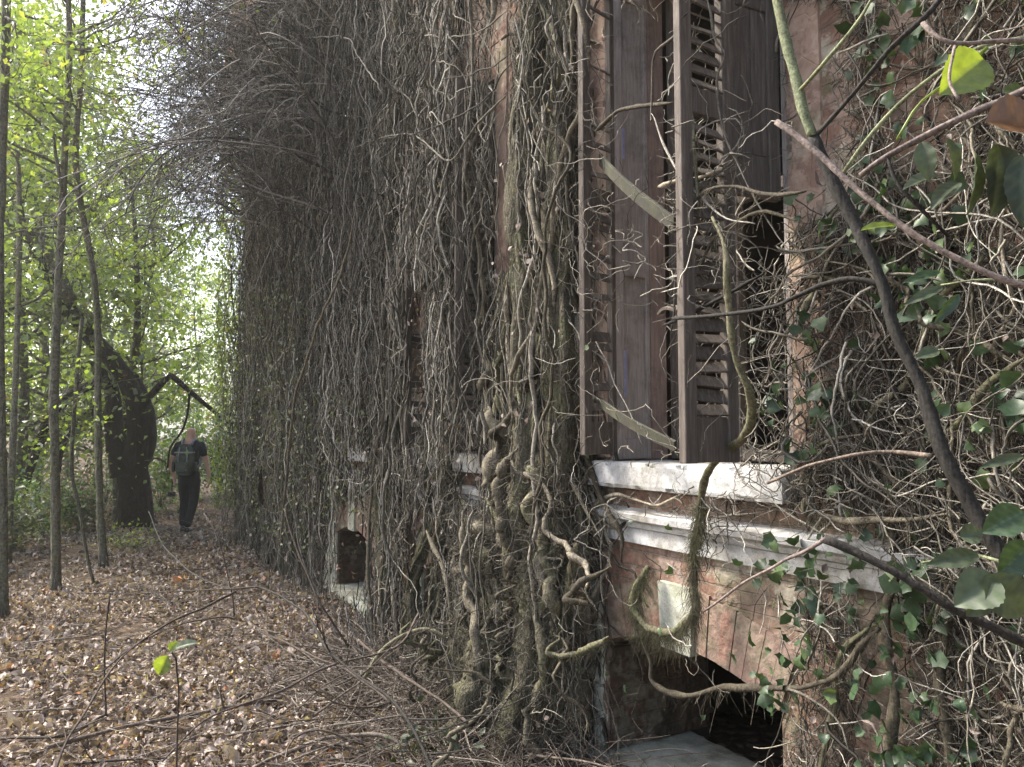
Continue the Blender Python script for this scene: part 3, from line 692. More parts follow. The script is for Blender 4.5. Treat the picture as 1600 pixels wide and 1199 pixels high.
vine([(475, 60), (540, 60), (560, 90), (585, 125), (596, 148)], .008, .005, 'pale broken branch pointing down right high among the far vines', .5, TWIG)
vine([(790, 20), (750, 50), (700, 60), (735, 0)][:3], .004, .003, 'thin twig curving out at the top of the second window', .4, TWIG)
vine([(1375, 150), (1340, 330), (1290, 420), (1260, 520)], .004, .004, 'thin upright vine right of the brick strip', .08, TWIG)
vine([(1540, 400), (1460, 480), (1420, 600), (1365, 640), (1355, 700)], .010, .014, 'olive vine winding down the right part of the facade', .08, MOSSY, 50)
vine([(1320, 580), (1322, 640), (1345, 690), (1375, 730), (1430, 790)], .006, .009, 'forked pale vine above the cornice at the right', .10, VINE, 60)
vine([(1600, 560), (1540, 600), (1500, 660), (1440, 700)], .008, .009, 'olive stem crossing the wall at the right edge', .10, MOSSY, 20)
vine([(1360, 980), (1310, 1030), (1300, 1110), (1290, 1160), (1280, 1230)], .010, .011, 'greenish vine running down right of the cellar opening', .08, MOSSY, 60)
vine([(1395, 800), (1400, 900), (1385, 960), (1395, 1080), (1380, 1230)], .013, .016, 'straight grey vine down the lower right wall', .06, VINE, 90)
vine([(1470, 830), (1480, 950), (1468, 1060), (1490, 1230)], .011, .014, 'upright vine on the lower wall near the right edge', .06, VINE, 90)
vine([(1345, 1128), (1370, 1140), (1390, 1230)], .004, .004, 'pale thin root arching in the bottom right', .15, PINKT)
vine([(1232, 1080), (1270, 1095), (1310, 1130), (1330, 1180)], .005, .004, 'pale root trailing right from the end of the cellar opening', .14, TWIG)

# --- trunk-like bundles of fused stems, one object per bundle
def trunk_bundle(s0, h1, o, rad, nst, r, label, lean=0.0, mat=VINE, fz=300, core=0.0, h0=-.03):
    n = 56; t = np.linspace(0, 1, n); k = rng.random(4)*6.28
    gs = s0+lean*(1-t)+.05*np.sin(t*7+k[0])+.03*np.sin(t*15+k[1]); go = o*(1-.25*t)+.03*np.sin(t*8+k[2])+.12*np.exp(-t*9)*o; gh = h0+(h1-h0)*t
    lst = []; flare = 1+1.3*np.exp(-t*7)
    for i in range(nst):
        a0 = rng.random()*6.28; tw = rng.normal()*3; rd = rad*np.sqrt(rng.random())*flare
        wv = rng.normal(size=(n, 2)); 
        for q in (0, 1): wv[:, q] = np.convolve(wv[:, q], np.ones(7)/7, 'same')
        sA = gs+rd*np.cos(a0+tw*t)+wv[:, 0]*rad*.5; oA = np.maximum(go+rd*np.sin(a0+tw*t)*.8+wv[:, 1]*rad*.5, .012)
        e0 = int(n*(1-.25*rng.random()*(i > 1))); ii_ = slice(0, max(e0, 20))
        path = Wl(sA, oA, gh)[ii_]; rr_ = r*(.45+rng.random()**1.5*1.2); m = len(path)
        lst.append(closed_tube(path, lumpy(m, rr_*1.5, rr_*.7, .16), 6, np.clip(.25+.6*rng.random(), 0, 1)))
    if core:
        KK = 26; pth = Wl(gs, go, gh); V0, F0, q0 = closed_tube(pth, lumpy(n, core*1.7, core*.7, .12), KK, .4); Vv = V0[:-2].reshape(n, KK, 3)
        for a_ in range(KK):
            for b_ in range(n):
                th = a_/KK*6.283; k_ = mnoise.noise(Vector((math.cos(th)*2.2+s0*9, math.sin(th)*2.2, b_*.09)))*.45+mnoise.noise(Vector((math.cos(th)*5+s0*9, math.sin(th)*5, b_*.22)))*.3
                Vv[b_, a_] = pth[b_]+(Vv[b_, a_]-pth[b_])*(1+k_)
        V0[:-2] = Vv.reshape(-1, 3); lst.append((V0, F0, q0)); V, Fq, q = fuzz(pth, lumpy(n, core*1.6, core*.7, .1), fz*3, .04, 1.2); lst.append((V, [Fq], q*.6))
    V, Fq, q = fuzz(Wl(gs, go+rad*.6, gh), np.full(n, rad), fz, .05, .9); lst.append((V, [Fq], q))
    V, Fs, q = join_closed(lst); tag(mesh_obj('vine_trunk', V, Fs, mat, origin=Wl(np.array(s0), np.array(o), np.array(0.0)), rnd=q, smooth=True), label, 'vine', 'fused vine trunks standing against the facade')
TB = [(3.20, 1.5, .20, .07, 9, .013, 'hairy vine trunk beside the pale jamb of the black cellar opening', 0, .065), (3.30, 2.1, .26, .08, 16, .015, 'thickest fused trunk left of the near window, splitting above the cornice', .03, .085), (3.24, 4.6, .16, .07, 14, .013, 'fused vine trunk reaching the top of the photo beside the left shutter', -.05, .06),
 (3.42, 4.6, .18, .07, 14, .013, 'broad fused trunk in the middle of the vine mass, reaching the top', .05, .07), (3.60, 4.6, .12, .05, 10, .011, 'narrow fused trunk just right of the bare brick strip', -.04, .03), (3.58, 1.0, .42, .08, 10, .013, 'low gnarled trunk bulging farthest out of the vine mass', -.04, .075), (3.95, .95, .3, .07, 10, .014, 'low hairy trunk at the left foot of the vine mass', .05, .07),
 (4.75, 4.7, .10, .04, 9, .010, 'thin fused trunk between the bare brick strip and the second window', 0, .02), (4.55, 1.5, .22, .06, 9, .013, 'low trunk under the right part of the second window', .1, .03), (5.0, 1.6, .2, .05, 8, .012, 'low trunk under the left part of the second window', -.1, .03), (5.42, 5.2, .18, .05, 10, .012, 'tall fused trunk left of the second window', .05, .03), (5.76, 5.2, .14, .05, 9, .011, 'tall fused trunk halfway between the second and third windows', 0, .03),
 (5.62, 3.0, .10, .04, 6, .011, 'slender fused trunk right of the third window', 0, .02), (8.25, 6, .15, .05, 9, .014, 'fused trunk just past the third cellar opening', .1, .04), (9.1, 6, .18, .06, 9, .014, 'fused trunk before the fourth window', 0, .04), (10.0, 6, .15, .07, 9, .014, 'fused trunk in the far part of the curtain', 0, .04), (11.2, 6.5, .12, .06, 9, .015, 'fused trunk near the far corner', 0, .05), (12.4, 6.5, .10, .05, 9, .015, 'fused trunk standing on the far corner of the facade', 0, .05)]
for (s0, h1, o, rad, nst, r, lab, lean, core) in TB: trunk_bundle(s0, h1, o, rad, nst, r, lab, lean, ROOTY, 600 if s0 < 5 else 100, core)

# --- random woody vines, each its own object
ZONES = [ # s0, s1, h0 range, count, r range, offset, label
    (3.05, 4.1, (2.2, 5.2), 60, (.008, .024), .16, 'in the mass beside the near window'),
    (3.05, 4.1, (1.2, 2.2), 44, (.010, .036), .22, 'at the foot of the thick mass'),
    (4.2, 6.4, (2.0, 5.0), 44, (.005, .013), .18, 'hanging around the second window'),
    (4.2, 6.3, (1.0, 1.7), 20, (.006, .016), .2, 'at the wall foot below the second window'),
    (6.4, 9.5, (2.5, 5.5), 38, (.005, .012), .25, 'in the curtain beyond the third window'),
    (9.5, 13.2, (2.5, 5.5), 20, (.006, .013), .3, 'at the far end of the facade'),
    (1.0, 1.9, (1.8, 3.4), 22, (.004, .010), .05, 'on the brick right of the near window'),
    (1.0, 1.95, (.6, 1.3), 14, (.004, .010), .05, 'right of the black cellar opening'),
    (2.95, 4.25, (.5, 1.3), 22, (.007, .017), .42, 'sprawling over the roots by the cellar opening')]
for (a, b, (h0, h1), cnt, (r0, r1), od, lab) in ZONES:
    made = 0; tries = 0
    while made < cnt and tries < cnt*6:
        tries += 1
        Np = 60; L = (.7+rng.random()*.9)*(1.0 if h1 < 3.5 else 2.3) if a < 4.3 else 1.2+rng.random()*2.6
        right = a < 1.1
        spr = od == .42
        P = wallwalk(1, Np, a+(b-a)*rng.random(), h0+(h1-h0)*rng.random(), L/Np, -math.pi/2+(rng.normal()*.5 if right else rng.normal()*.8 if spr else 0), .05 if spr else .10 if not right else .06, .24 if spr else .22, abs(rng.normal())*od*.6+(.12 if spr else .02), .07 if spr else .03)
        rr = taper(1, Np, np.array([r0+(r1-r0)*rng.random()**2.2]), .8+rng.random()*.7)
        P2, r2 = cull(P, rr, .04, .5)
        if not len(P2): continue
        path = P2[0]; okr = r2[0] > 0
        if not okr.all():
            runs = np.split(np.arange(len(path)), np.where(np.diff(okr.astype(int)) != 0)[0]+1); runs = [q_ for q_ in runs if okr[q_[0]]]; best = max(runs, key=len); path = path[best]
        if len(path) < 12: continue
        path = path[np.concatenate([[True], np.abs(np.diff(path[:, 2])) + np.linalg.norm(np.diff(path[:, :2], axis=0), axis=1) > .004])]
        if len(path) < 12: continue
        m_n = len(path); kk = np.arange(m_n); r = lumpy(m_n, rr[0, 0], rr[0, -1], .11)*np.clip(np.minimum(kk, m_n-1-kk)/(.16*m_n), .22, 1); lst = [closed_tube(path, r, 6, rng.random()*.55 if spr else None)]
        if a < 4.3: 
            V, Fq, q = fuzz(path, r, 60, .03); lst.append((V, [Fq], q))
        V, Fs, q = join_closed(lst)
        mossy = rng.random() < .25 and a < 7; tone = q[0]
        f = (toW(path.mean(0))[0]-a)/(b-a); side = ['far right', 'right', 'middle', 'left', 'far left'][int(min(max(f, 0), .99)*5)]
        hh = path[:, 2].mean(); up = 'top' if hh > 3.2 else 'upper' if hh > 2.3 else 'central' if hh > 1.4 else 'lower' if hh > .7 else 'bottom'; tort = np.linalg.norm(np.diff(path, axis=0), axis=1).sum()/np.linalg.norm(path[-1]-path[0]); shp = 'straight' if tort < 1.06 else 'wavy' if tort < 1.25 else 'crooked'
        rr_ = (rr[0, 0]-r0)/(r1-r0); size = 'stout' if rr_ > .45 else 'thin' if rr_ < .1 else 'middling'
        lb = '%s %s %s vine %s, %s %s' % (size, shp, 'mossy' if mossy else 'dark' if tone < .35 else 'brown' if tone < .7 else 'pale', lab, up, side)
        tag(mesh_obj('woody_vine', V, Fs, MOSSY if mossy else VINE, origin=path[-1], rnd=q, smooth=True), lb, 'vine', ZG); made += 1

# --- the tangle: everything too fine to count
parts = []
def tangle(n, Np, s_rng, h_rng, step, r, ang, pull, wander, osp, K=3, r1=.5, scale=1, o0=None, thr=.2, rb=None, clump=0):
    s = s_rng[0]+(s_rng[1]-s_rng[0])*rng.random(n)
    if clump:
        cc = s_rng[0]+(s_rng[1]-s_rng[0])*rng.random(clump); s = np.where(rng.random(n) < .8, cc[(rng.random(n)**1.3*clump).astype(int)]+rng.normal(size=n)*.06, s)
    h = h_rng[0]+(h_rng[1]-h_rng[0])*rng.random(n)
    an = ang(n) if callable(ang) else ang
    P = wallwalk(n, Np, s, h, step*(.5+rng.random(n)), an, pull, wander, o0(n) if o0 else None, osp)
    Rr = taper(n, Np, r*(.5+rng.random(n)**2*1.3), r1); P, Rr = cull(P, Rr, thr, scale)
    x, y = proj(P); vis = ((x > -80) & (x < 1680) & (y > -80) & (y < 1290)).any(1); P, Rr = P[vis], Rr[vis]
    q = rng.random(len(P))
    if rb: q = rb[0]+(rb[1]-rb[0])*q
    parts.append(strands_mesh(P, Rr, K, q))
dn = lambda sp_: (lambda n: -math.pi/2+rng.normal(size=n)*sp_)
anyd = lambda n: rng.random(n)*2*math.pi
ab = lambda m, s_=None: (lambda n: np.abs(rng.normal(size=n))*m+.01)
# thick mass (zone D/G)
tangle(1100, 30, (3.0, 4.25), (.3, 4.4), .035, .0044, dn(.2), .16, .20, .04, o0=ab(.16), clump=12, rb=(.2, 1))
tangle(1100, 16, (3.0, 4.3), (0, 4.2), .018, .0022, anyd, .02, .45, .05, o0=ab(.15))
tangle(3800, 12, (3.0, 4.3), (.1, 1.5), .014, .0017, dn(.8), .05, .5, .05, o0=lambda n: .1+np.abs(rng.normal(size=n))*.2, rb=(.1, .8))
# second window stretch
tangle(1500, 28, (4.1, 6.6), (.3, 5.4), .045, .0042, dn(.2), .14, .2, .05, o0=ab(.24), clump=16, rb=(0, .95))
tangle(1300, 16, (4.1, 6.6), (0, 5.0), .028, .0028, anyd, .02, .42, .06, o0=ab(.2))
# far curtain
tangle(4700, 30, (6.3, 12.3), (1.2, 7.4), .06, .0042, dn(.12), .16, .16, .05, o0=ab(.2), rb=(0, .93), clump=22)
tangle(230, 34, (6.3, 12.3), (2.2, 7.4), .075, .006, dn(.15), .12, .2, .05, o0=lambda n: .15+.3*rng.random(n), rb=(.2, .95), K=4)
tangle(200, 34, (3.1, 6.4), (1.6, 5.4), .05, .008, dn(.1), .16, .09, .04, o0=lambda n: .1+.35*rng.random(n), rb=(.45, .95), K=5)
tangle(3600, 14, (6.3, 12.4), (.0, 7.2), .045, .0034, dn(.9), .03, .35, .06, o0=ab(.2), rb=(0, .9))
# behind layers tight to the wall, hide bare brick
tangle(900, 20, (4.1, 6.4), (.2, 7.3), .06, .006, dn(.3), .1, .25, .02, o0=ab(.03), rb=(0, .3))
tangle(2600, 20, (6.4, 12.9), (.2, 7.3), .06, .007, dn(.3), .1, .25, .02, o0=ab(.03), rb=(0, .25))
tangle(420, 24, (3.0, 4.2), (.2, 3.8), .035, .008, dn(.3), .1, .25, .02, o0=ab(.03), rb=(0, .6))
# right brick wall
tangle(4600, 18, (.7, 1.92), (0, 3.4), .014, .0013, anyd, .02, .45, .02, o0=ab(.03))
tangle(1500, 26, (.7, 1.92), (.3, 3.2), .02, .0023, dn(.7), .06, .3, .02, o0=ab(.035))
tangle(330, 24, (.7, 1.92), (.3, 3.2), .03, .0044, anyd, .03, .22, .03, o0=ab(.05))
tangle(260, 26, (4.15, 4.8), (1.6, 4.6), .04, .005, dn(.25), .12, .25, .05, o0=lambda n: .18+.2*rng.random(n), scale=2, rb=(.3, 1))
tangle(260, 22, (1.0, 1.85), (1.1, 1.7), .018, .0022, anyd, .03, .35, .03, o0=lambda n: .08+.08*rng.random(n), rb=(.2, 1))
tangle(160, 26, (.9, 1.88), (1.2, 3.2), .022, .004, dn(.5), .05, .25, .03, o0=lambda n: .04+.12*rng.random(n), rb=(.5, 1))
# sparse twigs over the near window and its cornice
tangle(300, 20, (1.9, 3.2), (.3, 3.4), .02, .0020, dn(.8), .05, .4, .04, scale=8, o0=lambda n: .05+.3*rng.random(n))
tangle(420, 20, (1.85, 2.35), (1.4, 3.2), .02, .0022, anyd, .03, .4, .05, scale=6, o0=lambda n: .28+.25*rng.random(n), rb=(.3, 1))
tangle(240, 20, (1.8, 2.3), (2.05, 2.5), .02, .0026, anyd, .03, .4, .05, scale=9, o0=lambda n: .3+.2*rng.random(n), rb=(.3, 1))
tangle(220, 16, (2.0, 2.45), (1.2, 1.55), .016, .0018, anyd, .02, .4, .03, scale=3, o0=lambda n: .08+.1*rng.random(n))
V, Fs, q = bundle(parts)
tag(mesh_obj('vine_tangle', V, Fs, TWIG, rnd=q, smooth=True), 'dense mat of fine bare twigs and rootlets spread over the facade', 'vines', kind='stuff')
print('tangle verts', len(V))

# --- overhanging bush of dead twigs at the top left
parts = []
def spray(n, src, dirs, L, r, Np, droop, wig, rb=(0, 1), K=3):
    d = dirs/np.linalg.norm(dirs, axis=1, keepdims=True); st = (L/Np)[:, None]
    p = src.copy(); out = [p.copy()]; vel = np.zeros_like(p)
    for i in range(Np-1):
        vel = .6*vel+rng.normal(size=p.shape)*wig; d = d+vel; d[:, 2] -= droop*i/Np*2; d /= np.linalg.norm(d, axis=1, keepdims=True)
        p = p+d*st; out.append(p.copy())
    P = np.stack(out, 1); Rr = taper(n, Np, r, .35)
    x, y = proj(P); vis = ((x > -60) & (x < 1660) & (y > -150)).any(1)
    parts.append(strands_mesh(P[vis], Rr[vis], K, (rb[0]+(rb[1]-rb[0])*rng.random(n))[vis])); return P
n = 260
s0_ = 6.3+5.8*rng.random(n); src = Wl(s0_, .1+.3*rng.random(n), 3.0+.22*(s0_-6)+3.0*rng.random(n)**.8+.25)
dirs = -N[None]*(.6+.5*rng.random((n, 1)))+U[None]*rng.normal(size=(n, 1))*.5+np.array([0, 0, 1])*(.35*rng.random((n, 1))+.05)
main = spray(n, src, dirs, .9+1.9*rng.random(n)**1.3, .006+.012*rng.random(n), 22, .05, .05)
def off(P, m, f0=.15):
    i = rng.integers(0, len(P), m); j = rng.integers(int(P.shape[1]*f0), P.shape[1]-1, m)
    return P[i, j], (P[i, j+1]-P[i, j])
p, d = off(main, 2100); d = d/np.linalg.norm(d, axis=1, keepdims=True)+rng.normal(size=d.shape)*.55
sec = spray(len(p), p, d, .35+.7*rng.random(len(p)), .0030+.003*rng.random(len(p)), 13, .10, .09)
p, d = off(sec, 6500); d = d/np.linalg.norm(d, axis=1, keepdims=True)+rng.normal(size=d.shape)*.7; d[:, 2] -= .25
spray(len(p), p, d, .18+.4*rng.random(len(p)), .0022+.0018*rng.random(len(p)), 7, .12, .12)
V, Fs, q = bundle(parts)
tag(mesh_obj('overhanging_twigs', V, Fs, FARTWIG, rnd=q, smooth=True), 'dark mass of bare drooping twigs overhanging the path from the top of the facade', 'twigs', kind='stuff')

# --- leaves on the wall
def wleaves(n, srg, hrg, org, size, tm=T_IVY, clump=0):
    if clump:
        cs = srg[0]+(srg[1]-srg[0])*rng.random(clump); ch = hrg[0]+(hrg[1]-hrg[0])*rng.random(clump)
        i = rng.integers(0, clump, n); s = cs[i]+rng.normal(size=n)*.07; h = ch[i]+rng.normal(size=n)*.10
    else: s = srg[0]+(srg[1]-srg[0])*rng.random(n); h = hrg[0]+(hrg[1]-hrg[0])*rng.random(n)
    P = Wl(s, org[0]+(org[1]-org[0])*rng.random(n), np.maximum(h, .02))
    x, y = proj(P); k = np.ones(n, bool)
    for (x0, y0, x1, y1, kp) in CLEAR[:8]+CLEAR[8:11]: k &= ~((x > x0) & (x < x1) & (y > y0) & (y < y1) & (rng.random(n) > .06))
    P = P[k]
    return leaves(P, size*(.6+.7*rng.random(len(P))), tm, .6, -N, .25)
V, Fs, q = bundle([wleaves(620, (.7, 1.9), (.4, 2.9), (.05, .18), .043, T_IVY, 40), wleaves(90, (.8, 1.5), (.3, 2.9), (.04, .14), .04), wleaves(30, (1.9, 3.1), (.4, 3.2), (.05, .3), .03)])
tag(mesh_obj('ivy_leaves', V, Fs, IVY, rnd=q), 'scattered small green ivy leaves on the wall right of the near window', 'ivy', kind='stuff')
V, Fs, q = bundle([wleaves(5000, (7.2, 12.6), (.5, 3.4), (.15, .58), .045, T_SIMPLE), wleaves(900, (5.5, 7.5), (.9, 2.0), (.2, .55), .035, T_SIMPLE)])
tag(mesh_obj('small_leaves', V, Fs, LEAFG, rnd=q), 'small greyish green leaves caught in the far curtain of vines', 'leaves', kind='stuff')
V, Fs, q = bundle([wleaves(700, (3.0, 6.5), (.1, 4.2), (.1, .4), .035, T_LEAF), wleaves(500, (6.5, 12), (.2, 6), (.2, .5), .05, T_LEAF), wleaves(160, (.9, 1.9), (.2, 3), (.03, .1), .03, T_LEAF)])
tag(mesh_obj('dead_leaves', V, Fs, DRYL, rnd=q*.6), 'curled dead leaves caught among the bare vines of the facade', 'dead leaves', kind='stuff')
V, Fs, q = bundle([wleaves(3000, (12.3, 12.95), (.5, 6.5), (.05, .55), .075, T_SIMPLE), wleaves(1300, (11.2, 12.9), (.8, 6.0), (.38, .62), .07, T_SIMPLE)])
tag(mesh_obj('climber_leaves', V, Fs, LEAFB, rnd=q), 'bright yellow green climber leaves covering the far corner of the facade', 'leaves', kind='stuff')

# ================================================================== FALLEN BRANCHES AND TWIGS ON THE GROUND
def gbranch(name, pts, r0, r1, label, cat, mat=FALLEN, group=None, rv=None, jit=.004, K=7, side=0):
    W = [np.asarray(p) for p in pts]; path = smooth_path(W, jit=jit, seg=.04); r = lumpy(len(path), r0, r1)
    lst = [closed_tube(path, r, K, rv)]
    for _ in range(side):
        i = rng.integers(3, len(path)-3); d = path[i+1]-path[i]; d /= np.linalg.norm(d); k = d+rng.normal(size=3)*.7; k[2] = abs(k[2])*.6; L = .12+.35*rng.random()
        q = np.array([path[i]+k*L*t+np.array([0, 0, .05*t*t]) for t in np.linspace(0, 1, 7)]); q += rng.normal(size=q.shape)*.004*np.linspace(0, 1, 7)[:, None]
        lst.append(closed_tube(q, np.linspace(r[i]*.55, r[i]*.2, 7), 5, rv))
    V, Fs, q = join_closed(lst); return tag(mesh_obj(name, V, Fs, mat, origin=path[0], rnd=q, smooth=True), label, cat, group)
G1 = 'bare branches arching over the litter'
gbranch('bare_branch', [at(232, 800, 5.6), at(255, 852, 5.2), at(290, 888, 4.8), at(325, 910, 4.5), at(365, 921, 4.2), at(400, 917, 4.0), at(430, 928, 3.85), at(480, 962, 3.6), at(505, 1005, 3.4), at(545, 1045, 3.2), at(605, 1088, 3.0), at(645, 1138, 2.85), at(680, 1215, 2.7)], .0035, .007, 'long grey branch arching from the path down to the bottom middle', 'branch', mat=DARKT, rv=.5, side=8)
gbranch('bare_branch', [at(395, 982, 4.2), at(450, 1006, 3.9), at(500, 1030, 3.6), at(550, 1052, 3.4), at(610, 1098, 3.1)], .004, .007, 'dark branch joining the long grey branch from the left', 'branch', rv=.1, side=3)
gbranch('bare_branch', [at(85, 1215, 2.9), at(105, 1160, 3.0), at(133, 1112, 3.15), at(163, 1062, 3.3), at(200, 1020, 3.5), at(262, 975, 3.8), at(318, 950, 4.0), at(368, 925, 4.2)], .004, .005, 'dark branch rising from the bottom left towards the long grey branch', 'branch', rv=.1, side=4)
gbranch('bare_branch', [at(160, 1050, 3.5), at(210, 1010, 3.6), at(270, 980, 3.8), at(340, 965, 4.0), at(366, 968, 4.1)], .004, .004, 'thin brown branch running just above the dark rising branch', 'branch', rv=.3, side=2)
gbranch('thin_shoot', [at(165, 1120, 3.6), at(163, 1060, 3.6), at(165, 980, 3.65), at(171, 928, 3.7)], .005, .004, 'thin dark upright shoot at the left of the litter', 'shoot', rv=.05)
gbranch('bare_branch', [at(120, 926, 3.9), at(220, 928, 3.85), at(320, 922, 3.8), at(420, 918, 3.75)], .003, .003, 'thin level twig above the litter crossing the upright shoot', 'branch', rv=.2)
gbranch('thin_shoot', [at(366, 965, 4.3), at(362, 930, 4.3), at(352, 880, 4.35), at(336, 832, 4.4), at(318, 803, 4.5)], .005, .003, 'thin dark shoot leaning left in front of the path', 'shoot', rv=.05)
gbranch('thin_shoot', [at(545, 1010, 4.0), at(505, 950, 4.0), at(480, 900, 4.1), at(460, 850, 4.2), at(443, 795, 4.3)], .006, .004, 'dark shoot leaning left before the white sill of the third cellar opening', 'shoot', rv=.05)
gbranch('bare_branch', [gnd(400, 942, .03), gnd(460, 938, .04), gnd(530, 935, .03)], .012, .014, 'straight pale stick lying level on the ground before the third cellar opening', 'branch', rv=.8)
gbranch('bare_branch', [gnd(70, 1170, .04), gnd(200, 1135, .05), gnd(330, 1110, .05), gnd(440, 1090, .04)], .010, .012, 'half buried stick across the litter at the bottom left', 'branch', rv=.5, side=2)
gbranch('bare_branch', [gnd(370, 1215, .05), gnd(440, 1180, .06), gnd(510, 1155, .10), gnd(590, 1150, .14), gnd(640, 1170, .1)], .008, .009, 'curved stick at the bottom among the litter, nearest the bottom edge', 'branch', rv=.6)
gbranch('bare_branch', [at(255, 1190, 2.9), at(330, 1120, 3.1), at(440, 1080, 3.2), at(520, 1040, 3.3), at(620, 1010, 3.5), at(655, 960, 3.7)], .004, .0055, 'brown branch sweeping up right to the wall foot', 'branch', rv=.3, side=4)
gbranch('bare_branch', [at(560, 1000, 4.2), at(620, 1050, 3.8), at(680, 1090, 3.5), at(730, 1130, 3.2)], .007, .006, 'straight brown pole leaning on the heap of sticks', 'branch', rv=.2)
gbranch('bare_branch', [at(700, 1000, 3.9), at(672, 985, 3.9), at(640, 990, 3.9), at(600, 1015, 3.9), at(570, 1060, 3.9)], .012, .009, 'mossy hooped branch over the heap of sticks', 'branch', mat=MOSSY)
gbranch('bare_branch', [gnd(0, 1155, .05), gnd(100, 1150, .06), gnd(160, 1120, .05), gnd(175, 1118, .05)], .007, .008, 'dark stick lying in the bottom left corner', 'branch', rv=.1, side=1)
for i, (px, py, L, a) in enumerate([(60, 1110, 60, .1), (250, 1135, 50, -.2), (420, 1140, 90, .3), (330, 1060, 70, -.5), (180, 1190, 80, .1), (500, 1190, 70, .2), (470, 1060, 60, .6), (700, 1180, 80, .5), (560, 1170, 70, -.3), (90, 1000, 50, .2), (300, 890, 30, 0), (720, 1140, 60, .2)]):
    c, s = math.cos(a), math.sin(a); pts = [gnd(px-L*c, py+L*s*.5, .03), gnd(px, py, .05), gnd(px+L*c, py-L*s*.5, .035)]
    gbranch('fallen_stick', pts, .005+.004*rng.random(), .006, ['leftmost loose stick on the litter at mid depth','loose stick left of centre near the bottom edge','loose stick right of the half buried stick','loose stick under the thin brown branch','loose stick lowest of all at the bottom left','loose stick beside the curved stick at the bottom','loose stick before the heap of brushwood','loose stick at the foot of the dusty leaf clump','loose stick just left of the dusty leaf clump','loose stick behind the upright shoot','small far stick on the path near the walking person','loose stick across the dusty leaf clump'][i], 'stick', group='loose sticks on the leaf litter', side=2)
# brushwood as stuff: fine twigs on the ground and the heap at the wall foot
parts = []
def gtwigs(n, pf, L, r, up=.08, lift=.05):
    P0 = pf(n); a = rng.random(n)*2*math.pi; d = np.stack([np.cos(a), np.sin(a), rng.normal(size=n)*up], 1)
    spray(n, P0, d, L*(.4+rng.random(n)), r*(.5+rng.random(n)), 9, .05, .09)
def pf1(n):
    y = 2.2+6*rng.random(n)**1.3; x0 = -.72*y; x1 = (WD-N[1]*y)/N[0]; x = x0+(x1-x0)*rng.random(n)**.7
    return np.stack([x, y, .02+.05*rng.random(n)], 1)
gtwigs(2600, pf1, .35, .0024)
def pf2(n):
    s = 2.8+2.7*rng.random(n); o = .1+np.abs(rng.normal(size=n))*.45
    return Wl(s, o, .02+.2*rng.random(n)*np.exp(-o))
gtwigs(2600, pf2, .5, .003, .35)
gtwigs(260, pf2, .8, .006, .25)
def pf3(n):
    y = 8+9*rng.random(n); x = -.62*y+.34*y*rng.random(n); return np.stack([x, y, .02+.05*rng.random(n)], 1)
gtwigs(500, pf3, .5, .004, .3)
V, Fs, q = bundle(parts)
tag(mesh_obj('brushwood', V, Fs, FALLEN, rnd=q, smooth=True), 'loose brushwood and fine twigs strewn on the leaf litter', 'twigs', kind='stuff')

# ================================================================== TREES
def grow_tree(name, trunk, r0, r1, label, cat='tree', bark=TREEB, leafm=LEAFB, nbr=10, blen=1.4, nleaf=1500, lsize=.09, start=.45, group=None, rv=None, cl=.35, limbs=(), upb=.5, droop=0.0, K=8):
    trunk = smooth_path(trunk, jit=.004, seg=.15); base = trunk[0].copy(); root = empty(name, tuple(base)); tag(root, label, cat, group)
    r = lumpy(len(trunk), r0, r1, .05); r[0] *= 1.35; r[1] *= 1.12
    lst = [closed_tube(trunk, r, K, rv)]; tips = []
    for (lp, a, b) in limbs:
        q = smooth_path(lp, jit=.006, seg=.1); lst.append(closed_tube(q, lumpy(len(q), a, b, .08), K, rv)); tips += [q[-1], q[len(q)*2//3]]
    for i in range(nbr):
        f = start+(1-start)*rng.random(); j = int(f*(len(trunk)-1)); a = rng.random()*2*math.pi; L = blen*(.5+.8*rng.random())*(1.15-f*.5)
        d = np.array([math.cos(a), math.sin(a), upb+.3*rng.normal()]); n = 9; p = trunk[j].copy(); q = [p.copy()]
        for k in range(n-1):
            d = d+rng.normal(size=3)*.16; d[2] -= droop; d /= np.linalg.norm(d); p = p+d*L/n; q.append(p.copy())
        q = np.array(q); rr = min(r[j]*.5, .035); lst.append(closed_tube(q, np.linspace(rr, rr*.25, n), 5, rv)); tips += [q[-1], q[-3], q[n//2]]
        for _ in range(3):
            m = rng.integers(3, n); e = q[m-1]+np.cumsum(np.vstack([np.zeros(3), (d+rng.normal(size=3)*.7)[None]*L*.1*np.ones((4, 1))+rng.normal(size=(4, 3))*.03]), 0)
            lst.append(closed_tube(e, np.linspace(rr*.35, rr*.12, 5), 4, rv)); tips += [e[-1], e[2]]
    V, Fs, q = join_closed(lst); mesh_obj('trunk', V-base, Fs, bark, parent=root, rnd=q, smooth=True)
    if nleaf and tips:
        tips = np.array(tips); i = rng.integers(0, len(tips), nleaf); k = .5+1.0*rng.random(len(tips))
        P = tips[i]+rng.normal(size=(nleaf, 3))*cl*k[i][:, None]*np.array([1, 1, .38])
        # foliage hangs in layered sprays
        tone = rng.random(len(tips))[i]; q = np.clip(.55*tone+.5*rng.random(nleaf), 0, 1)
        V, Fc, rn = leaves(P-base, lsize*(.6+.7*rng.random(nleaf)), T_SIMPLE, .35, rnd=q)
        mesh_obj('crown', V, Fc, leafm, parent=root, rnd=rn)
    return root
def T(pts, Y0, Y1=None):   # traced trunk with depth going from Y0 to Y1
    Y1 = Y1 or Y0; n = len(pts); return [at(x, y, Y0+(Y1-Y0)*i/(n-1)) for i, (x, y) in enumerate(pts)]
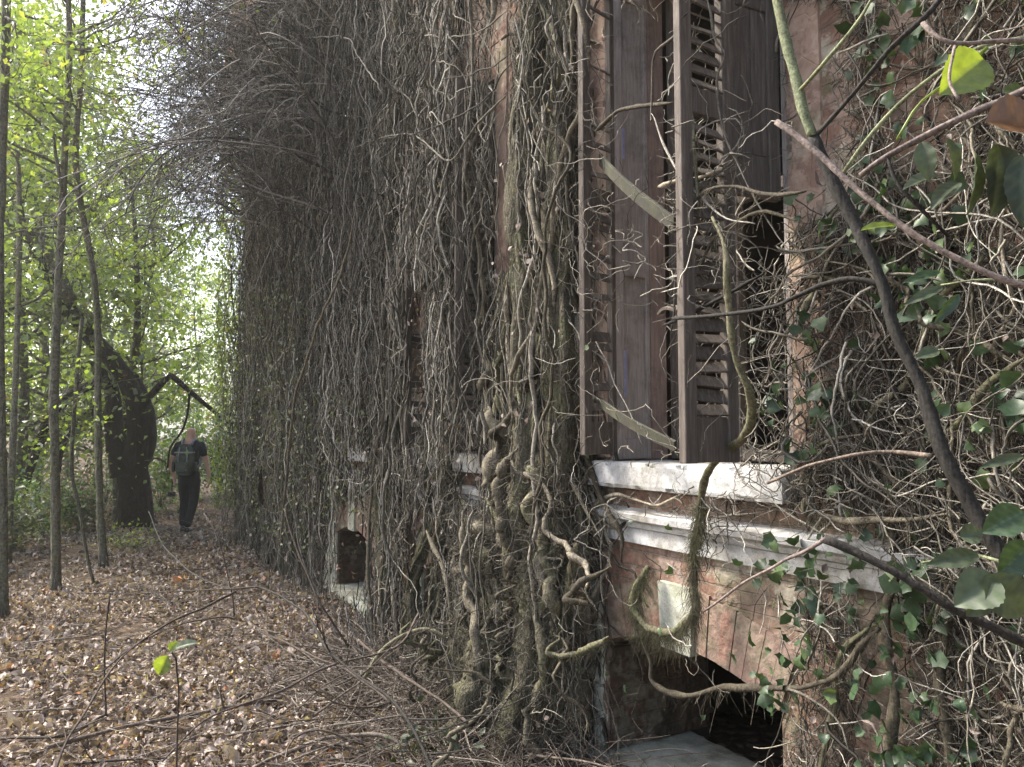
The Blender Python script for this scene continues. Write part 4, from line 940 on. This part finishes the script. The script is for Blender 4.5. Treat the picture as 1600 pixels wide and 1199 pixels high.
def foot(px, py, pts, Y1=None):
    g = gnd(px, py, 0); g[2] = gz(g[0], g[1])-.03; Y = g[1]; n = len(pts)
    return [g]+[at(x, y, Y+((Y1 or Y)-Y)*(i+1)/n) for i, (x, y) in enumerate(pts)]
grow_tree('slim_tree', foot(88, 925, [(87, 800), (84, 640), (90, 480), (97, 330), (103, 200), (108, 60), (104, -120), (100, -300)]), .044, .028, 'slim straight grey tree, nearest of all, reaching the top of the photo', nbr=14, blen=1.3, nleaf=2200, lsize=.075, start=.55, limbs=[(T([(97, 300), (88, 250), (84, 205)], 7.8), .02, .012)], cl=.2, rv=.55)
grow_tree('slim_tree', foot(163, 887, [(155, 780), (153, 640), (153, 520), (145, 420), (128, 330), (118, 240), (126, 120), (130, 0), (135, -200)]), .05, .026, 'slim grey tree with a slight bend, between the nearest tree and the dark hollow trunk', nbr=16, blen=1.7, nleaf=2600, lsize=.085, start=.45, cl=.24, rv=.5)
grow_tree('young_tree', foot(150, 915, [(138, 880), (125, 800), (112, 740), (116, 640), (122, 560), (128, 500)]), .018, .02, 'thin leaning young tree between the two slim trees', nbr=4, blen=.5, nleaf=120, lsize=.06, start=.6, cl=.2, rv=.4)
grow_tree('slim_tree', foot(3, 965, [(4, 880), (2, 700), (0, 500), (2, 300), (8, 100), (10, -150)]), .045, .035, 'slim trunk cut by the left edge of the photo', nbr=4, blen=.8, nleaf=350, lsize=.07, start=.7, cl=.25, rv=.4)
grow_tree('slim_tree', foot(12, 880, [(20, 700), (28, 480), (30, 300), (26, 180), (30, 60), (34, -150)]), .04, .025, 'second slim trunk from the left edge, farther back', nbr=12, blen=1.4, nleaf=1500, lsize=.08, start=.45, cl=.25, rv=.7)
# the dark hollow trunk
E = 13.2
g0 = gnd(212, 826); base_pts = [np.array([g0[0], g0[1], -.05])]+T([(212, 780), (208, 730), (214, 690), (216, 650), (205, 610), (180, 570), (145, 530), (105, 480), (65, 410), (30, 350), (-20, 290)], 13.2, 12.4)
big = grow_tree('leaning_dark_tree', base_pts, .25, .06, 'old dark trunk with a hollow split, bending left beside the walking person', bark=DARKB, leafm=LEAFB, nbr=9, blen=1.7, nleaf=1700, lsize=.08, start=.62, cl=.4, K=12,
    limbs=[(T([(190, 745), (182, 700), (178, 660), (176, 620), (165, 590), (150, 580)], 13.0), .15, .10),
           (T([(208, 730), (228, 700), (232, 660), (222, 620), (205, 590)], 13.1), .16, .11),
           (T([(170, 600), (140, 604), (110, 618), (80, 650), (58, 700), (40, 760), (28, 830)], 12.8), .10, .05),
           (T([(222, 640), (240, 612), (262, 592), (268, 588), (290, 606), (330, 640), (362, 664)], 12.9, 12.2), .055, .028),
           (T([(296, 614), (293, 645), (284, 675), (266, 700), (262, 732)], 12.6), .022, .014),
           (T([(150, 640), (120, 660), (95, 700), (90, 740)], 13.1), .08, .05),
           (T([(180, 640), (140, 650), (100, 650), (60, 690), (20, 745)], 14.0), .11, .09)], rv=.2)
# leaning dead trunks at the left
grow_tree('leaning_dead_trunk', foot(10, 800, [(30, 740), (60, 690), (95, 640), (120, 600), (150, 560)]), .10, .05, 'dark dead trunk slanting behind the slim trees', bark=DARKB, nbr=6, blen=.9, nleaf=0, start=.3, rv=.3)
grow_tree('leaning_dead_trunk', T([(110, 470), (80, 400), (50, 370), (20, 355), (-30, 330)], 11), .07, .09, 'grey dead trunk slanting across the upper left, behind the nearest tree', bark=TREEB, nbr=8, blen=.8, nleaf=150, start=.1, rv=.3)
# leafy branches reaching in from trees farther left
n_bg = 0
BG = [ # px, Y, kind
    (60, 15, 0), (150, 17, 1), (222, 19, 0), (-60, 14, 1), (20, 21, 1), (110, 24, 0), (308, 48, 0), (345, 62, 0), (200, 27, 1), (240, 33, 1), (60, 32, 0), (150, 40, 0), (-90, 22, 0), (-120, 11, 0), (230, 46, 0), (100, 55, 1), (0, 45, 0), (-150, 34, 1), (30, 12.5, 1), (190, 13.8, 0), (-10, 17, 0)]
labs = ['bright leafy', 'dull green']
def where(px, Y):
    h = 'beyond the left edge' if px < -40 else 'by the left edge trunks' if px < 45 else 'behind the nearest slim tree' if px < 120 else 'behind the bent slim tree' if px < 180 else 'behind the old dark trunk' if px < 245 else 'above the walking person' if px < 330 else 'beyond the villa corner'
    return '%s, %s' % (h, 'near' if Y < 18 else 'mid distance' if Y < 29 else 'far off' if Y < 42 else 'farthest back')
for i, (px, Y, k) in enumerate(BG):
    x = (px-800)/F*Y; g = np.array([x, Y, gz(x, Y)-.05]); Ht = 6.0+3.5*rng.random()
    Ht = (.50*Y+2) if px < 150 else (.36*Y+1.5) if px < 280 else .19*Y+1.5
    tr = [g]+[g+np.array([rng.normal()*.25*t, rng.normal()*.2*t, Ht*t]) for t in (.25, .5, .75, 1.0)]
    grow_tree('woodland_tree', tr, .07+.05*rng.random(), .03, labs[k]+' woodland tree '+where(px, Y), leafm=LEAFB if k == 0 else LEAFD, nbr=26, blen=1.5+.03*Y, nleaf=3600, lsize=.085+.0025*Y, start=.12, cl=.26+.007*Y, group='woodland trees beyond the path', K=6, rv=.3+.4*rng.random())
# shrubs: many stems with leaves at low height
def shrub(px, Y, h, wdt, nl, mat, label, ls=.07, group=None):
    x = (px-800)/F*Y; base = np.array([x, Y, gz(x, Y)-.02]); root = empty('shrub', tuple(base)); tag(root, label, 'shrub', group)
    ns = 9; lst = []; pts = []
    for _ in range(ns):
        a = rng.random()*6.28; rr = wdt*rng.random()**.5; e = np.array([math.cos(a)*rr, math.sin(a)*rr, h*(.6+.5*rng.random())]); q = np.array([e*t*np.array([t**.5, t**.5, 1]) if t > 0 else e*0 for t in np.linspace(0, 1, 8)])+rng.normal(size=(8, 3))*.015
        lst.append(closed_tube(q, np.linspace(.010, .004, 8), 4)); pts += [q[-1], q[-2], q[-3], q[4], q[3]]
    V, Fs, q = join_closed(lst); mesh_obj('stems', V, Fs, TREEB, parent=root, rnd=q)
    pts = np.array(pts); P = pts[rng.integers(0, len(pts), nl)]+rng.normal(size=(nl, 3))*wdt*.28; P[:, 2] = np.maximum(P[:, 2], .03)
    V, Fc, rn = leaves(P, ls*(.6+.7*rng.random(nl)), T_SIMPLE, .5); mesh_obj('foliage', V, Fc, mat, parent=root, rnd=rn)
shrub(255, 15.5, 1.5, .9, 1500, SHRUB, 'bright green ferny shrub right behind the walking person', .09)
shrub(305, 19, 2.0, 1.3, 1700, SHRUB, 'tall light green shrub beyond the head of the walking person', .1)
shrub(345, 17.5, 1.6, .8, 1300, BRAM, 'grey green shrub between the walking person and the villa corner', .08)
shrub(370, 21, 1.8, 1.0, 1300, BRAM, 'grey green shrub where the path disappears', .09)
for px, Y, h, wd, lb in [(30, 10.5, .7, .5, 'low shrub between the left edge and the nearest slim tree'), (75, 12, .9, .7, 'leafy shrub right behind the nearest slim tree'), (130, 12.5, .7, .5, 'low shrub between the two slim trees'), (-30, 9, .9, .6, 'shrub cut by the left edge of the photo'), (10, 13.5, 1.3, .9, 'taller shrub behind the left edge trunks'), (110, 15, 1.5, 1.0, 'tall shrub behind the bare leaning trunks'), (60, 17, 1.9, 1.2, 'tallest shrub, in the shade at the far left'), (170, 17, 1.3, .9, 'shrub showing just left of the old dark trunk')]:
    shrub(px, Y, h, wd, 900, SHRUB if rng.random() < .6 else LEAFD, lb, .075, 'undergrowth left of the dark trunk')
shrub(205, 11.0, .16, .45, 260, YLEAF, 'patch of low yellow green seedlings before the dark trunk', .05)
# ivy and bramble at the foot of the wall
shrub(690, 3.75, .20, .26, 130, BRAM, 'low clump of dusty grey green leaves at the bottom middle', .055)
shrub(712, 4.3, .16, .22, 70, BRAM, 'smaller low clump of dusty leaves against the foot of the vine mass', .05)

# ================================================================== FOREGROUND BRANCHES (in front of the wall, right)
def fgbranch(root, name, pts, r0, r1, mat, rv=.5, K=8, label=None, jit=.002):
    path = smooth_path([np.asarray(p) for p in pts], jit=jit, seg=.02); V, Fs, q = closed_tube(path, lumpy(len(path), r0, r1, .06), K, rv)
    o = mesh_obj(name, V-np.array(root.location), Fs, mat, parent=root, rnd=q, smooth=True)
    return o
def blade(root, px, py, Y, size, mat, dirpx, nrm=(0, -1, .3), tm=T_LEAF, wid=1.0, rnd=.5, fold=0.0):
    """single leaf whose tip points along dirpx in the photograph"""
    p = at(px, py, Y); e = at(px+dirpx[0], py+dirpx[1], Y); y = Vector(e-p).normalized(); z = Vector(nrm); z = (z-y*z.dot(y)).normalized(); x = y.cross(z)
    n, m = 18, 8; vs = []; fs = []
    toothed = tm is T_IVY
    for i in range(n+1):
        t = i/n; wv = math.sin(math.pi*min(t**.8, 1))**.85*.36*wid if 0 < t < 1 else 0.0
        if i % 2: wv *= .93
        for j in range(-m//2, m//2+1):
            u = j/(m/2); xx = u*wv*size; zz = (abs(u)*wv*.45-.35*(t-.35)**2*.5+fold*(t*t)+.012*math.sin(t*23)*abs(u)*1.0)*size
            vs.append(tuple(Vector(p)+x*xx+y*(t*size)+z*zz-root.location))
    k = m+1
    for i in range(n):
        for j in range(m): fs.append((i*k+j, i*k+j+1, (i+1)*k+j+1, (i+1)*k+j))
    q = np.array([np.clip(rnd+.5*(abs(j) == 0)+.3*((i-abs(j)) % 3 == 0)+.45*mnoise.noise(Vector((i*.5, j*.6, px*.1))), 0, 1) for i in range(n+1) for j in range(-m//2, m//2+1)])
    o = mesh_obj('leaf', np.array(vs), fs, mat, parent=root, rnd=q, smooth=True); return o
b1 = empty('dark_sapling', tuple(at(1640, 1010, 1.25))); tag(b1, 'dark leaning sapling stem slanting from the top middle to the right edge', 'sapling')
fgbranch(b1, 'stem', [at(1640, 1010, 1.25), at(1590, 915, 1.3), at(1535, 820, 1.33), at(1480, 720, 1.36), at(1440, 610, 1.4), at(1400, 520, 1.43), at(1370, 420, 1.46), at(1335, 350, 1.5), at(1300, 280, 1.53), at(1270, 215, 1.56)], .0135, .012, DARKT, .2)
fgbranch(b1, 'stem', [at(1270, 215, 1.56), at(1258, 180, 1.57), at(1240, 110, 1.6), at(1222, 40, 1.62), at(1205, -30, 1.64)], .0115, .0095, GREENT, .2)
fgbranch(b1, 'side_twig', [at(1375, 445, 1.46), at(1330, 437, 1.5), at(1290, 445, 1.56), at(1240, 465, 1.65), at(1190, 485, 1.75), at(1050, 500, 2.0)], .006, .004, DARKT, .2)
fgbranch(b1, 'side_twig', [at(1272, 215, 1.56), at(1330, 150, 1.5), at(1385, 85, 1.45), at(1450, 20, 1.4), at(1480, -20, 1.4)], .005, .005, DARKT, .7)
fgbranch(b1, 'side_twig', [at(1250, 140, 1.58), at(1290, 95, 1.5), at(1340, 35, 1.45), at(1365, -10, 1.42)], .004, .003, GREENT, .8)
fgbranch(b1, 'side_twig', [at(1455, 712, 1.37), at(1400, 708, 1.45), at(1330, 712, 1.5), at(1260, 730, 1.6), at(1200, 755, 1.7)], .004, .0035, FALLEN, .5)
b2 = empty('straight_dark_branch', tuple(at(1640, 1025, 1.3))); tag(b2, 'straight dark branch slanting down right across the lower right corner with a broken pale end', 'branch')
fgbranch(b2, 'stem', [at(1640, 1025, 1.3), at(1560, 985, 1.32), at(1480, 945, 1.34), at(1400, 895, 1.36), at(1340, 865, 1.38), at(1288, 842, 1.4)], .0085, .0075, DARKT, .6)
fgbranch(b2, 'broken_end', [at(1288, 842, 1.4), at(1250, 865, 1.45), at(1190, 895, 1.55), at(1100, 955, 1.7)], .004, .002, PINKT, .3)
b3 = empty('pink_grey_twig', tuple(at(1640, 448, 1.0))); tag(b3, 'smooth pinkish grey twig slanting down right in front of the dark sapling', 'branch')
fgbranch(b3, 'stem', [at(1640, 455, 1.0), at(1560, 435, 1.02), at(1475, 395, 1.05), at(1400, 350, 1.08), at(1330, 290, 1.12), at(1270, 232, 1.16), at(1212, 190, 1.2)], .0045, .0047, PINKT, .5)
b4 = empty('leafy_hazel_shoot', tuple(at(1640, 120, .95))); tag(b4, 'mauve grey twig from the right edge hung with grey green leaves', 'branch')
fgbranch(b4, 'stem', [at(1650, 118, .95), at(1590, 148, .97), at(1520, 180, 1.0), at(1440, 215, 1.04), at(1385, 245, 1.07), at(1345, 275, 1.1)], .0042, .0045, PINKT, .1)
fgbranch(b4, 'side_twig', [at(1385, 245, 1.07), at(1400, 290, 1.06), at(1440, 330, 1.05), at(1480, 370, 1.05)], .003, .002, DARKT, .3)
blade(b4, 1440, 222, 1.0, .055, BRAM, (15, 75), (-.5, -1, .2), wid=.7, rnd=.9)
blade(b4, 1478, 215, 1.0, .060, BRAM, (20, 75), (.6, -1, .1), wid=.7, rnd=.6)
blade(b4, 1562, 225, .97, .095, BRAM, (-6, 115), (.2, -1, .0), wid=.95, rnd=.35)
blade(b4, 1525, 238, .97, .085, BRAM, (-8, 100), (.9, -1, 0), wid=.6, rnd=.2)
blade(b4, 1598, 240, .95, .095, BRAM, (2, 115), (-.4, -1, 0), wid=.7, rnd=.4)
blade(b4, 1470, 275, 1.02, .055, BRAM, (-65, 20), (0, -.6, 1), wid=.8, rnd=.0)
blade(b4, 1500, 285, 1.02, .055, BRAM, (-40, 35), (0, -.6, 1), wid=.8, rnd=.1)
blade(b4, 1540, 190, .95, .075, BROWNL, (80, 10), (.1, -1, .5), wid=1.4, rnd=.3)
b5 = empty('green_shoot', tuple(at(1640, 55, 1.15))); tag(b5, 'green shoot from the right edge carrying a lit yellow green toothed leaf', 'branch')
fgbranch(b5, 'stem', [at(1650, 55, 1.15), at(1560, 65, 1.15), at(1500, 90, 1.17), at(1430, 140, 1.2), at(1360, 210, 1.23), at(1315, 275, 1.26)], .003, .003, GREENT, .9)
fgbranch(b5, 'side_twig', [at(1545, 75, 1.13), at(1480, 130, 1.14), at(1435, 165, 1.15), at(1400, 220, 1.16)], .0022, .002, YLEAF, .9)
blade(b5, 1538, 92, 1.12, .086, YLEAF, (-75, 60), (0, -1, .1), wid=1.25, rnd=.3)
blade(b5, 1345, 360, 1.12, .065, YLEAF, (80, -12), (0, -.7, 1), wid=.45, rnd=.1)
b6 = empty('pale_twig', tuple(at(1640, 62, 1.05))); tag(b6, 'pale curved twig at the top right above the lit leaf', 'branch')
fgbranch(b6, 'stem', [at(1650, 62, 1.05), at(1560, 66, 1.06), at(1500, 70, 1.07), at(1465, 60, 1.08), at(1442, 38, 1.1)], .003, .0035, PINKT, .6)
fgbranch(b6, 'side_twig', [at(1492, 72, 1.07), at(1484, 110, 1.06), at(1486, 135, 1.05), at(1501, 160, 1.04)], .002, .0025, PINKT, .9)
b7 = empty('broad_leaved_shoot', tuple(at(1640, 900, 1.2))); tag(b7, 'shoot with broad dusty green leaves at the right edge under the dark sapling', 'plant')
fgbranch(b7, 'stem', [at(1640, 900, 1.2), at(1560, 880, 1.25), at(1520, 870, 1.3), at(1440, 880, 1.35)], .003, .002, GREENT, .3)
for a in [(1540, 900, 1.2, .085, (40, 45), 1.2, .8), (1560, 905, 1.2, .08, (-65, 40), 1.2, .9), (1530, 868, 1.25, .085, (-85, 15), .55, .5), (1500, 840, 1.3, .04, (35, -8), 1.3, .6), (1600, 800, 1.15, .07, (-50, 25), 1.0, .3), (1545, 930, 1.25, .05, (-45, 45), 1.0, .7), (1610, 850, 1.2, .07, (-40, 40), 1.1, .2)]:
    blade(b7, a[0], a[1], a[2], a[3], BRAM if a[6] > .4 else IVY, a[4], (rng.normal()*.3, -1, .5), wid=a[5], rnd=a[6])
b8 = empty('narrow_leaved_sprig', tuple(at(1600, 430, 1.5))); tag(b8, 'sprig with long narrow grey green leaves behind the dark sapling', 'plant')
fgbranch(b8, 'stem', [at(1640, 440, 1.5), at(1530, 440, 1.55), at(1470, 445, 1.6)], .003, .002, GREENT, .4)
for a in [(1475, 448, (-85, 38), .09, .35, .6), (1470, 425, (-75, 20), .08, .35, .3), (1500, 460, (-60, 70), .08, .4, .2), (1600, 712, (-75, 20), .09, .35, .5), (1468, 548, (-50, 15), .05, .8, .9)]:
    blade(b8, a[0], a[1], 1.5, a[3], BRAM if a[5] > .3 else IVY, a[2], (rng.normal()*.3, -1, .6), wid=a[4], rnd=a[5])
b9 = empty('young_sprig', tuple(at(275, 1100, 2.0))); tag(b9, 'small sprig holding one lit green leaf above the litter at the lower left', 'plant')
fgbranch(b9, 'stem', [np.array([*at(275, 1130, 1.9)[:2], 0.0]), at(276, 1200, 1.9), at(278, 1090, 1.9), at(276, 1040, 1.9), at(268, 1020, 1.9)], .003, .002, FALLEN, .1)
blade(b9, 262, 1025, 1.9, .052, YLEAF, (-14, 28), (.2, -1, .3), wid=1.2, rnd=.2)
blade(b9, 270, 1015, 1.9, .065, BRAM, (45, -14), (0, -.6, 1), wid=.6, rnd=1)
blade(b9, 265, 1018, 1.88, .03, YLEAF, (10, -12), (0, -1, .4), wid=1.1, rnd=.1)

# ================================================================== PERSON
def skin_mesh(name, nodes, edges, mat, parent=None, loc=None, sub=2):
    me = bpy.data.meshes.new(name); me.from_pydata([n[0] for n in nodes], edges, []); me.materials.append(mat)
    o = bpy.data.objects.new(name, me); C.objects.link(o)
    if parent: o.parent = parent
    if loc is not None: o.location = loc
    md = o.modifiers.new('skin', 'SKIN'); md.use_smooth_shade = True
    sv = me.skin_vertices[0].data if me.skin_vertices else None
    if sv is None:
        bm = bmesh.new(); bm.from_mesh(me); bm.verts.layers.skin.verify(); bm.to_mesh(me); bm.free(); sv = me.skin_vertices[0].data
    for i, n in enumerate(nodes):
        r = n[1]; sv[i].radius = r if isinstance(r, tuple) else (r, r)
        sv[i].use_root = (i == 0)
    s = o.modifiers.new('subd', 'SUBSURF'); s.levels = sub; s.render_levels = sub
    return o
def person():
    g = gnd(293, 833); root = empty('person', (g[0], g[1], 0), R(4)); tag(root, 'bald person in a dark T-shirt and black trousers walking away with a rucksack', 'person')
    # facing +y (away). right = +x. slight lean left
    nd = []; ed = []
    def add(p, r, par=None):
        nd.append((p, r)); i = len(nd)-1
        if par is not None: ed.append((par, i))
        return i
    pel = add((0, 0, .96), (.12, .09)); w_ = add((0, .0, 1.08), (.115, .085), pel); ch = add((.005, .0, 1.28), (.135, .095), w_); sh = add((.005, -.005, 1.43), (.12, .085), ch)
    nk = add((.005, .015, 1.52), .058, sh); h1 = add((.005, .03, 1.58), (.066, .07), nk); h2 = add((.005, .035, 1.655), (.077, .088), h1); h3 = add((.005, .03, 1.715), (.06, .07), h2)
    add((.005, .115, 1.61), .013, h1)           # nose/face bulge at the front
    for sx in (-1, 1): add((.005+sx*.078, .03, 1.62), (.012, .02), h1)   # ears
    def hand(wr, dirx, base):
        fing = [(-.03, .075), (-.011, .085), (.010, .08), (.029, .065)]
        p = nd[wr][0]; palm = add((p[0]+dirx*.002, p[1]+.01, p[2]-.05), (.022, .032), wr)
        for k, (oy, L) in enumerate(fing):
            a = add((p[0]-dirx*.004, p[1]+.01+oy, p[2]-.095), .0095, palm); add((p[0]-dirx*.018, p[1]+.016+oy, p[2]-.095-L*.8), .0085, a)
        t = add((p[0]-dirx*.012, p[1]+.05, p[2]-.065), .010, palm); add((p[0]-dirx*.02, p[1]+.066, p[2]-.10), .009, t)
        return palm
    for sx, el, wr in ((-1, (-.30, -.03, 1.14), (-.275, .09, .93)), (1, (.285, .01, 1.12), (.325, -.02, .88))):
        s_ = add((sx*.18, 0, 1.42), .058, sh); e_ = add(el, .042, s_); m_ = add(tuple((np.array(el)+np.array(wr))/2), .040, e_); r_ = add(wr, .028, m_); hand(r_, sx, None)
    legs = {-1: ((-.10, .0, .9), (-.115, .16, .52), (-.135, .17, .10)), 1: ((.10, .0, .9), (.075, .03, .49), (.02, -.10, .11))}
    for sx, (hp, kn, an) in legs.items():
        a = add(hp, .085, pel); b = add(kn, .055, a); c = add(tuple(np.array(kn)*.55+np.array(an)*.45), .052, b); d = add(an, .036, c)
    body = skin_mesh('body', nd, ed, SKIN, root)
    # T-shirt
    n2 = [((0, 0, .86), (.185, .14)), ((0, 0, .95), (.18, .135)), ((0, 0, 1.08), (.155, .118)), ((.005, 0, 1.28), (.172, .125)), ((.005, -.005, 1.44), (.135, .098)), ((.005, .01, 1.485), (.07, .065))]
    e2 = [(0, 1), (1, 2), (2, 3), (3, 4), (4, 5)]
    for sx, el in ((-1, (-.30, -.03, 1.14)), (1, (.285, .01, 1.12))):
        k = len(n2); n2 += [((sx*.185, 0, 1.42), .075), (tuple(np.array((sx*.185, 0, 1.42))*.35+np.array(el)*.65), .068)]; e2 += [(4, k), (k, k+1)]
    skin_mesh('t_shirt', n2, e2, SHIRT, root)
    n3 = [((0, 0, 1.06), (.155, .12)), ((0, 0, .93), (.165, .13))]; e3 = [(0, 1)]
    for sx, (hp, kn, an) in legs.items():
        k = len(n3); hp, kn, an = map(np.array, (hp, kn, an))
        n3 += [(tuple(hp-[0, 0, .03]), .105), (tuple(hp*.5+kn*.5), .092), (tuple(kn), .077), (tuple(kn*.5+an*.5), .070), (tuple(an+[0, 0, -.02]), .066)]; e3 += [(1, k), (k, k+1), (k+1, k+2), (k+2, k+3), (k+3, k+4)]
    skin_mesh('trousers', n3, e3, TROUS, root)
    for sx, (hp, kn, an) in legs.items():
        a = np.array(an); dz = a[2]-.075
        skin_mesh('shoe', [(tuple(a+[0, -.03, -.055]), (.043, .045)), (tuple(a+[0, .06, -.06]), (.045, .038)), (tuple(a+[0, .16, -.07]), (.045, .028)), (tuple(a+[0, .20, -.072]), (.035, .022))], [(0, 1), (1, 2), (2, 3)], SHOE, root)
    # rucksack (behind the back => towards the camera, -y)
    rg = g
    pk = empty('rucksack', (g[0], g[1], 0), R(4)); tag(pk, 'dark grey green rucksack worn on the back of the walking person', 'rucksack')
    b = bmesh.new(); bmesh.ops.create_cube(b, size=1); bmesh.ops.subdivide_edges(b, edges=b.edges[:], cuts=5, use_grid_fill=True)
    for v in b.verts:
        x, y, z = v.co*2; rr = (1-.35*max(0, z)**2.2-.12*max(0, -z)**3); k = 1-.22*(abs(x)**3*abs(y)**1)
        v.co = Vector((x*.155*rr*k, -.215+y*.095*(1-.3*max(0, z)**2)*(1-.25*abs(x)**3), 1.195+z*.255*(1-.12*abs(x)**3)))
        v.co += Vector((0, -.012*mnoise.noise(v.co*14), .006*mnoise.noise(v.co*20)))
    me = bpy.data.meshes.new('pack_body'); b.to_mesh(me); b.free(); me.materials.append(PACK); me.polygons.foreach_set('use_smooth', [True]*len(me.polygons))
    o = bpy.data.objects.new('pack_body', me); C.objects.link(o); o.parent = pk; s = o.modifiers.new('s', 'SUBSURF'); s.levels = s.render_levels = 1
    MB().box((-.105, -.345, .99), (.105, -.30, 1.17), .02).build('front_pocket', PACK, pk)
    MB().box((-.135, -.33, 1.30), (.135, -.13, 1.325), .01).build('lid_seam', STRAPM, pk)
    for sx in (-1, 1):
        path = smooth_path([(sx*.075, -.14, 1.44), (sx*.085, -.09, 1.50), (sx*.095, 0, 1.52), (sx*.11, .10, 1.46), (sx*.13, .135, 1.32), (sx*.15, .10, 1.16), (sx*.13, -.13, 1.03)], 20)
        V, Fs, q = closed_tube(path, np.full(20, .022), 8, .5); V[:, 1] += 0; mesh_obj('shoulder_strap', V, Fs, STRAPM, parent=pk, rnd=q, smooth=True)
        V, Fs, q = closed_tube(smooth_path([(sx*.05, -.305, 1.40), (sx*.07, -.325, 1.25), (sx*.06, -.34, 1.02)], 8), np.full(8, .008), 5, .5); mesh_obj('compression_strap', V, Fs, STRAPM, parent=pk, rnd=q)
        MB().box((sx*.15, -.27, 1.0), (sx*.19, -.18, 1.16), .015).build('side_pocket', PACK, pk)
    # camera on a strap in the left hand
    cm_ = empty('handheld_camera', (g[0], g[1], 0), R(4)); tag(cm_, 'small black camera hanging on a strap from the left hand of the walking person', 'camera')
    V, Fs, q = closed_tube(smooth_path([(-.285, .10, .90), (-.30, .09, .78), (-.30, .09, .66)], 8), np.full(8, .008), 5, .5); mesh_obj('strap', V, Fs, SHOE, parent=cm_, rnd=q)
    MB().box((-.36, .05, .585), (-.24, .11, .66), .01).build('camera_body', SHOE, cm_)
    MB().prism([(-.30+.03*math.cos(a), .62+.03*math.sin(a)) for a in np.linspace(0, 6.28, 14)[:-1]], 1, .111, .16).build('lens', SHOE, cm_)
person()

# ================================================================== HAZE
hz = MB().box((-170, -80, -3), (170, 330, 45))
hm_, ht_, ho_ = newmat('thin woodland haze'); pv = node(ht_, 'ShaderNodeVolumePrincipled'); pv.inputs['Color'].default_value = (.93, .96, .90, 1); pv.inputs['Density'].default_value = .002; pv.inputs['Anisotropy'].default_value = .6
ht_.links.new(pv.outputs[0], ho_.inputs['Volume'])
ho = hz.build('haze', hm_); ho['kind'] = 'stuff'; ho['label'] = 'pale haze hanging in the backlit wood'
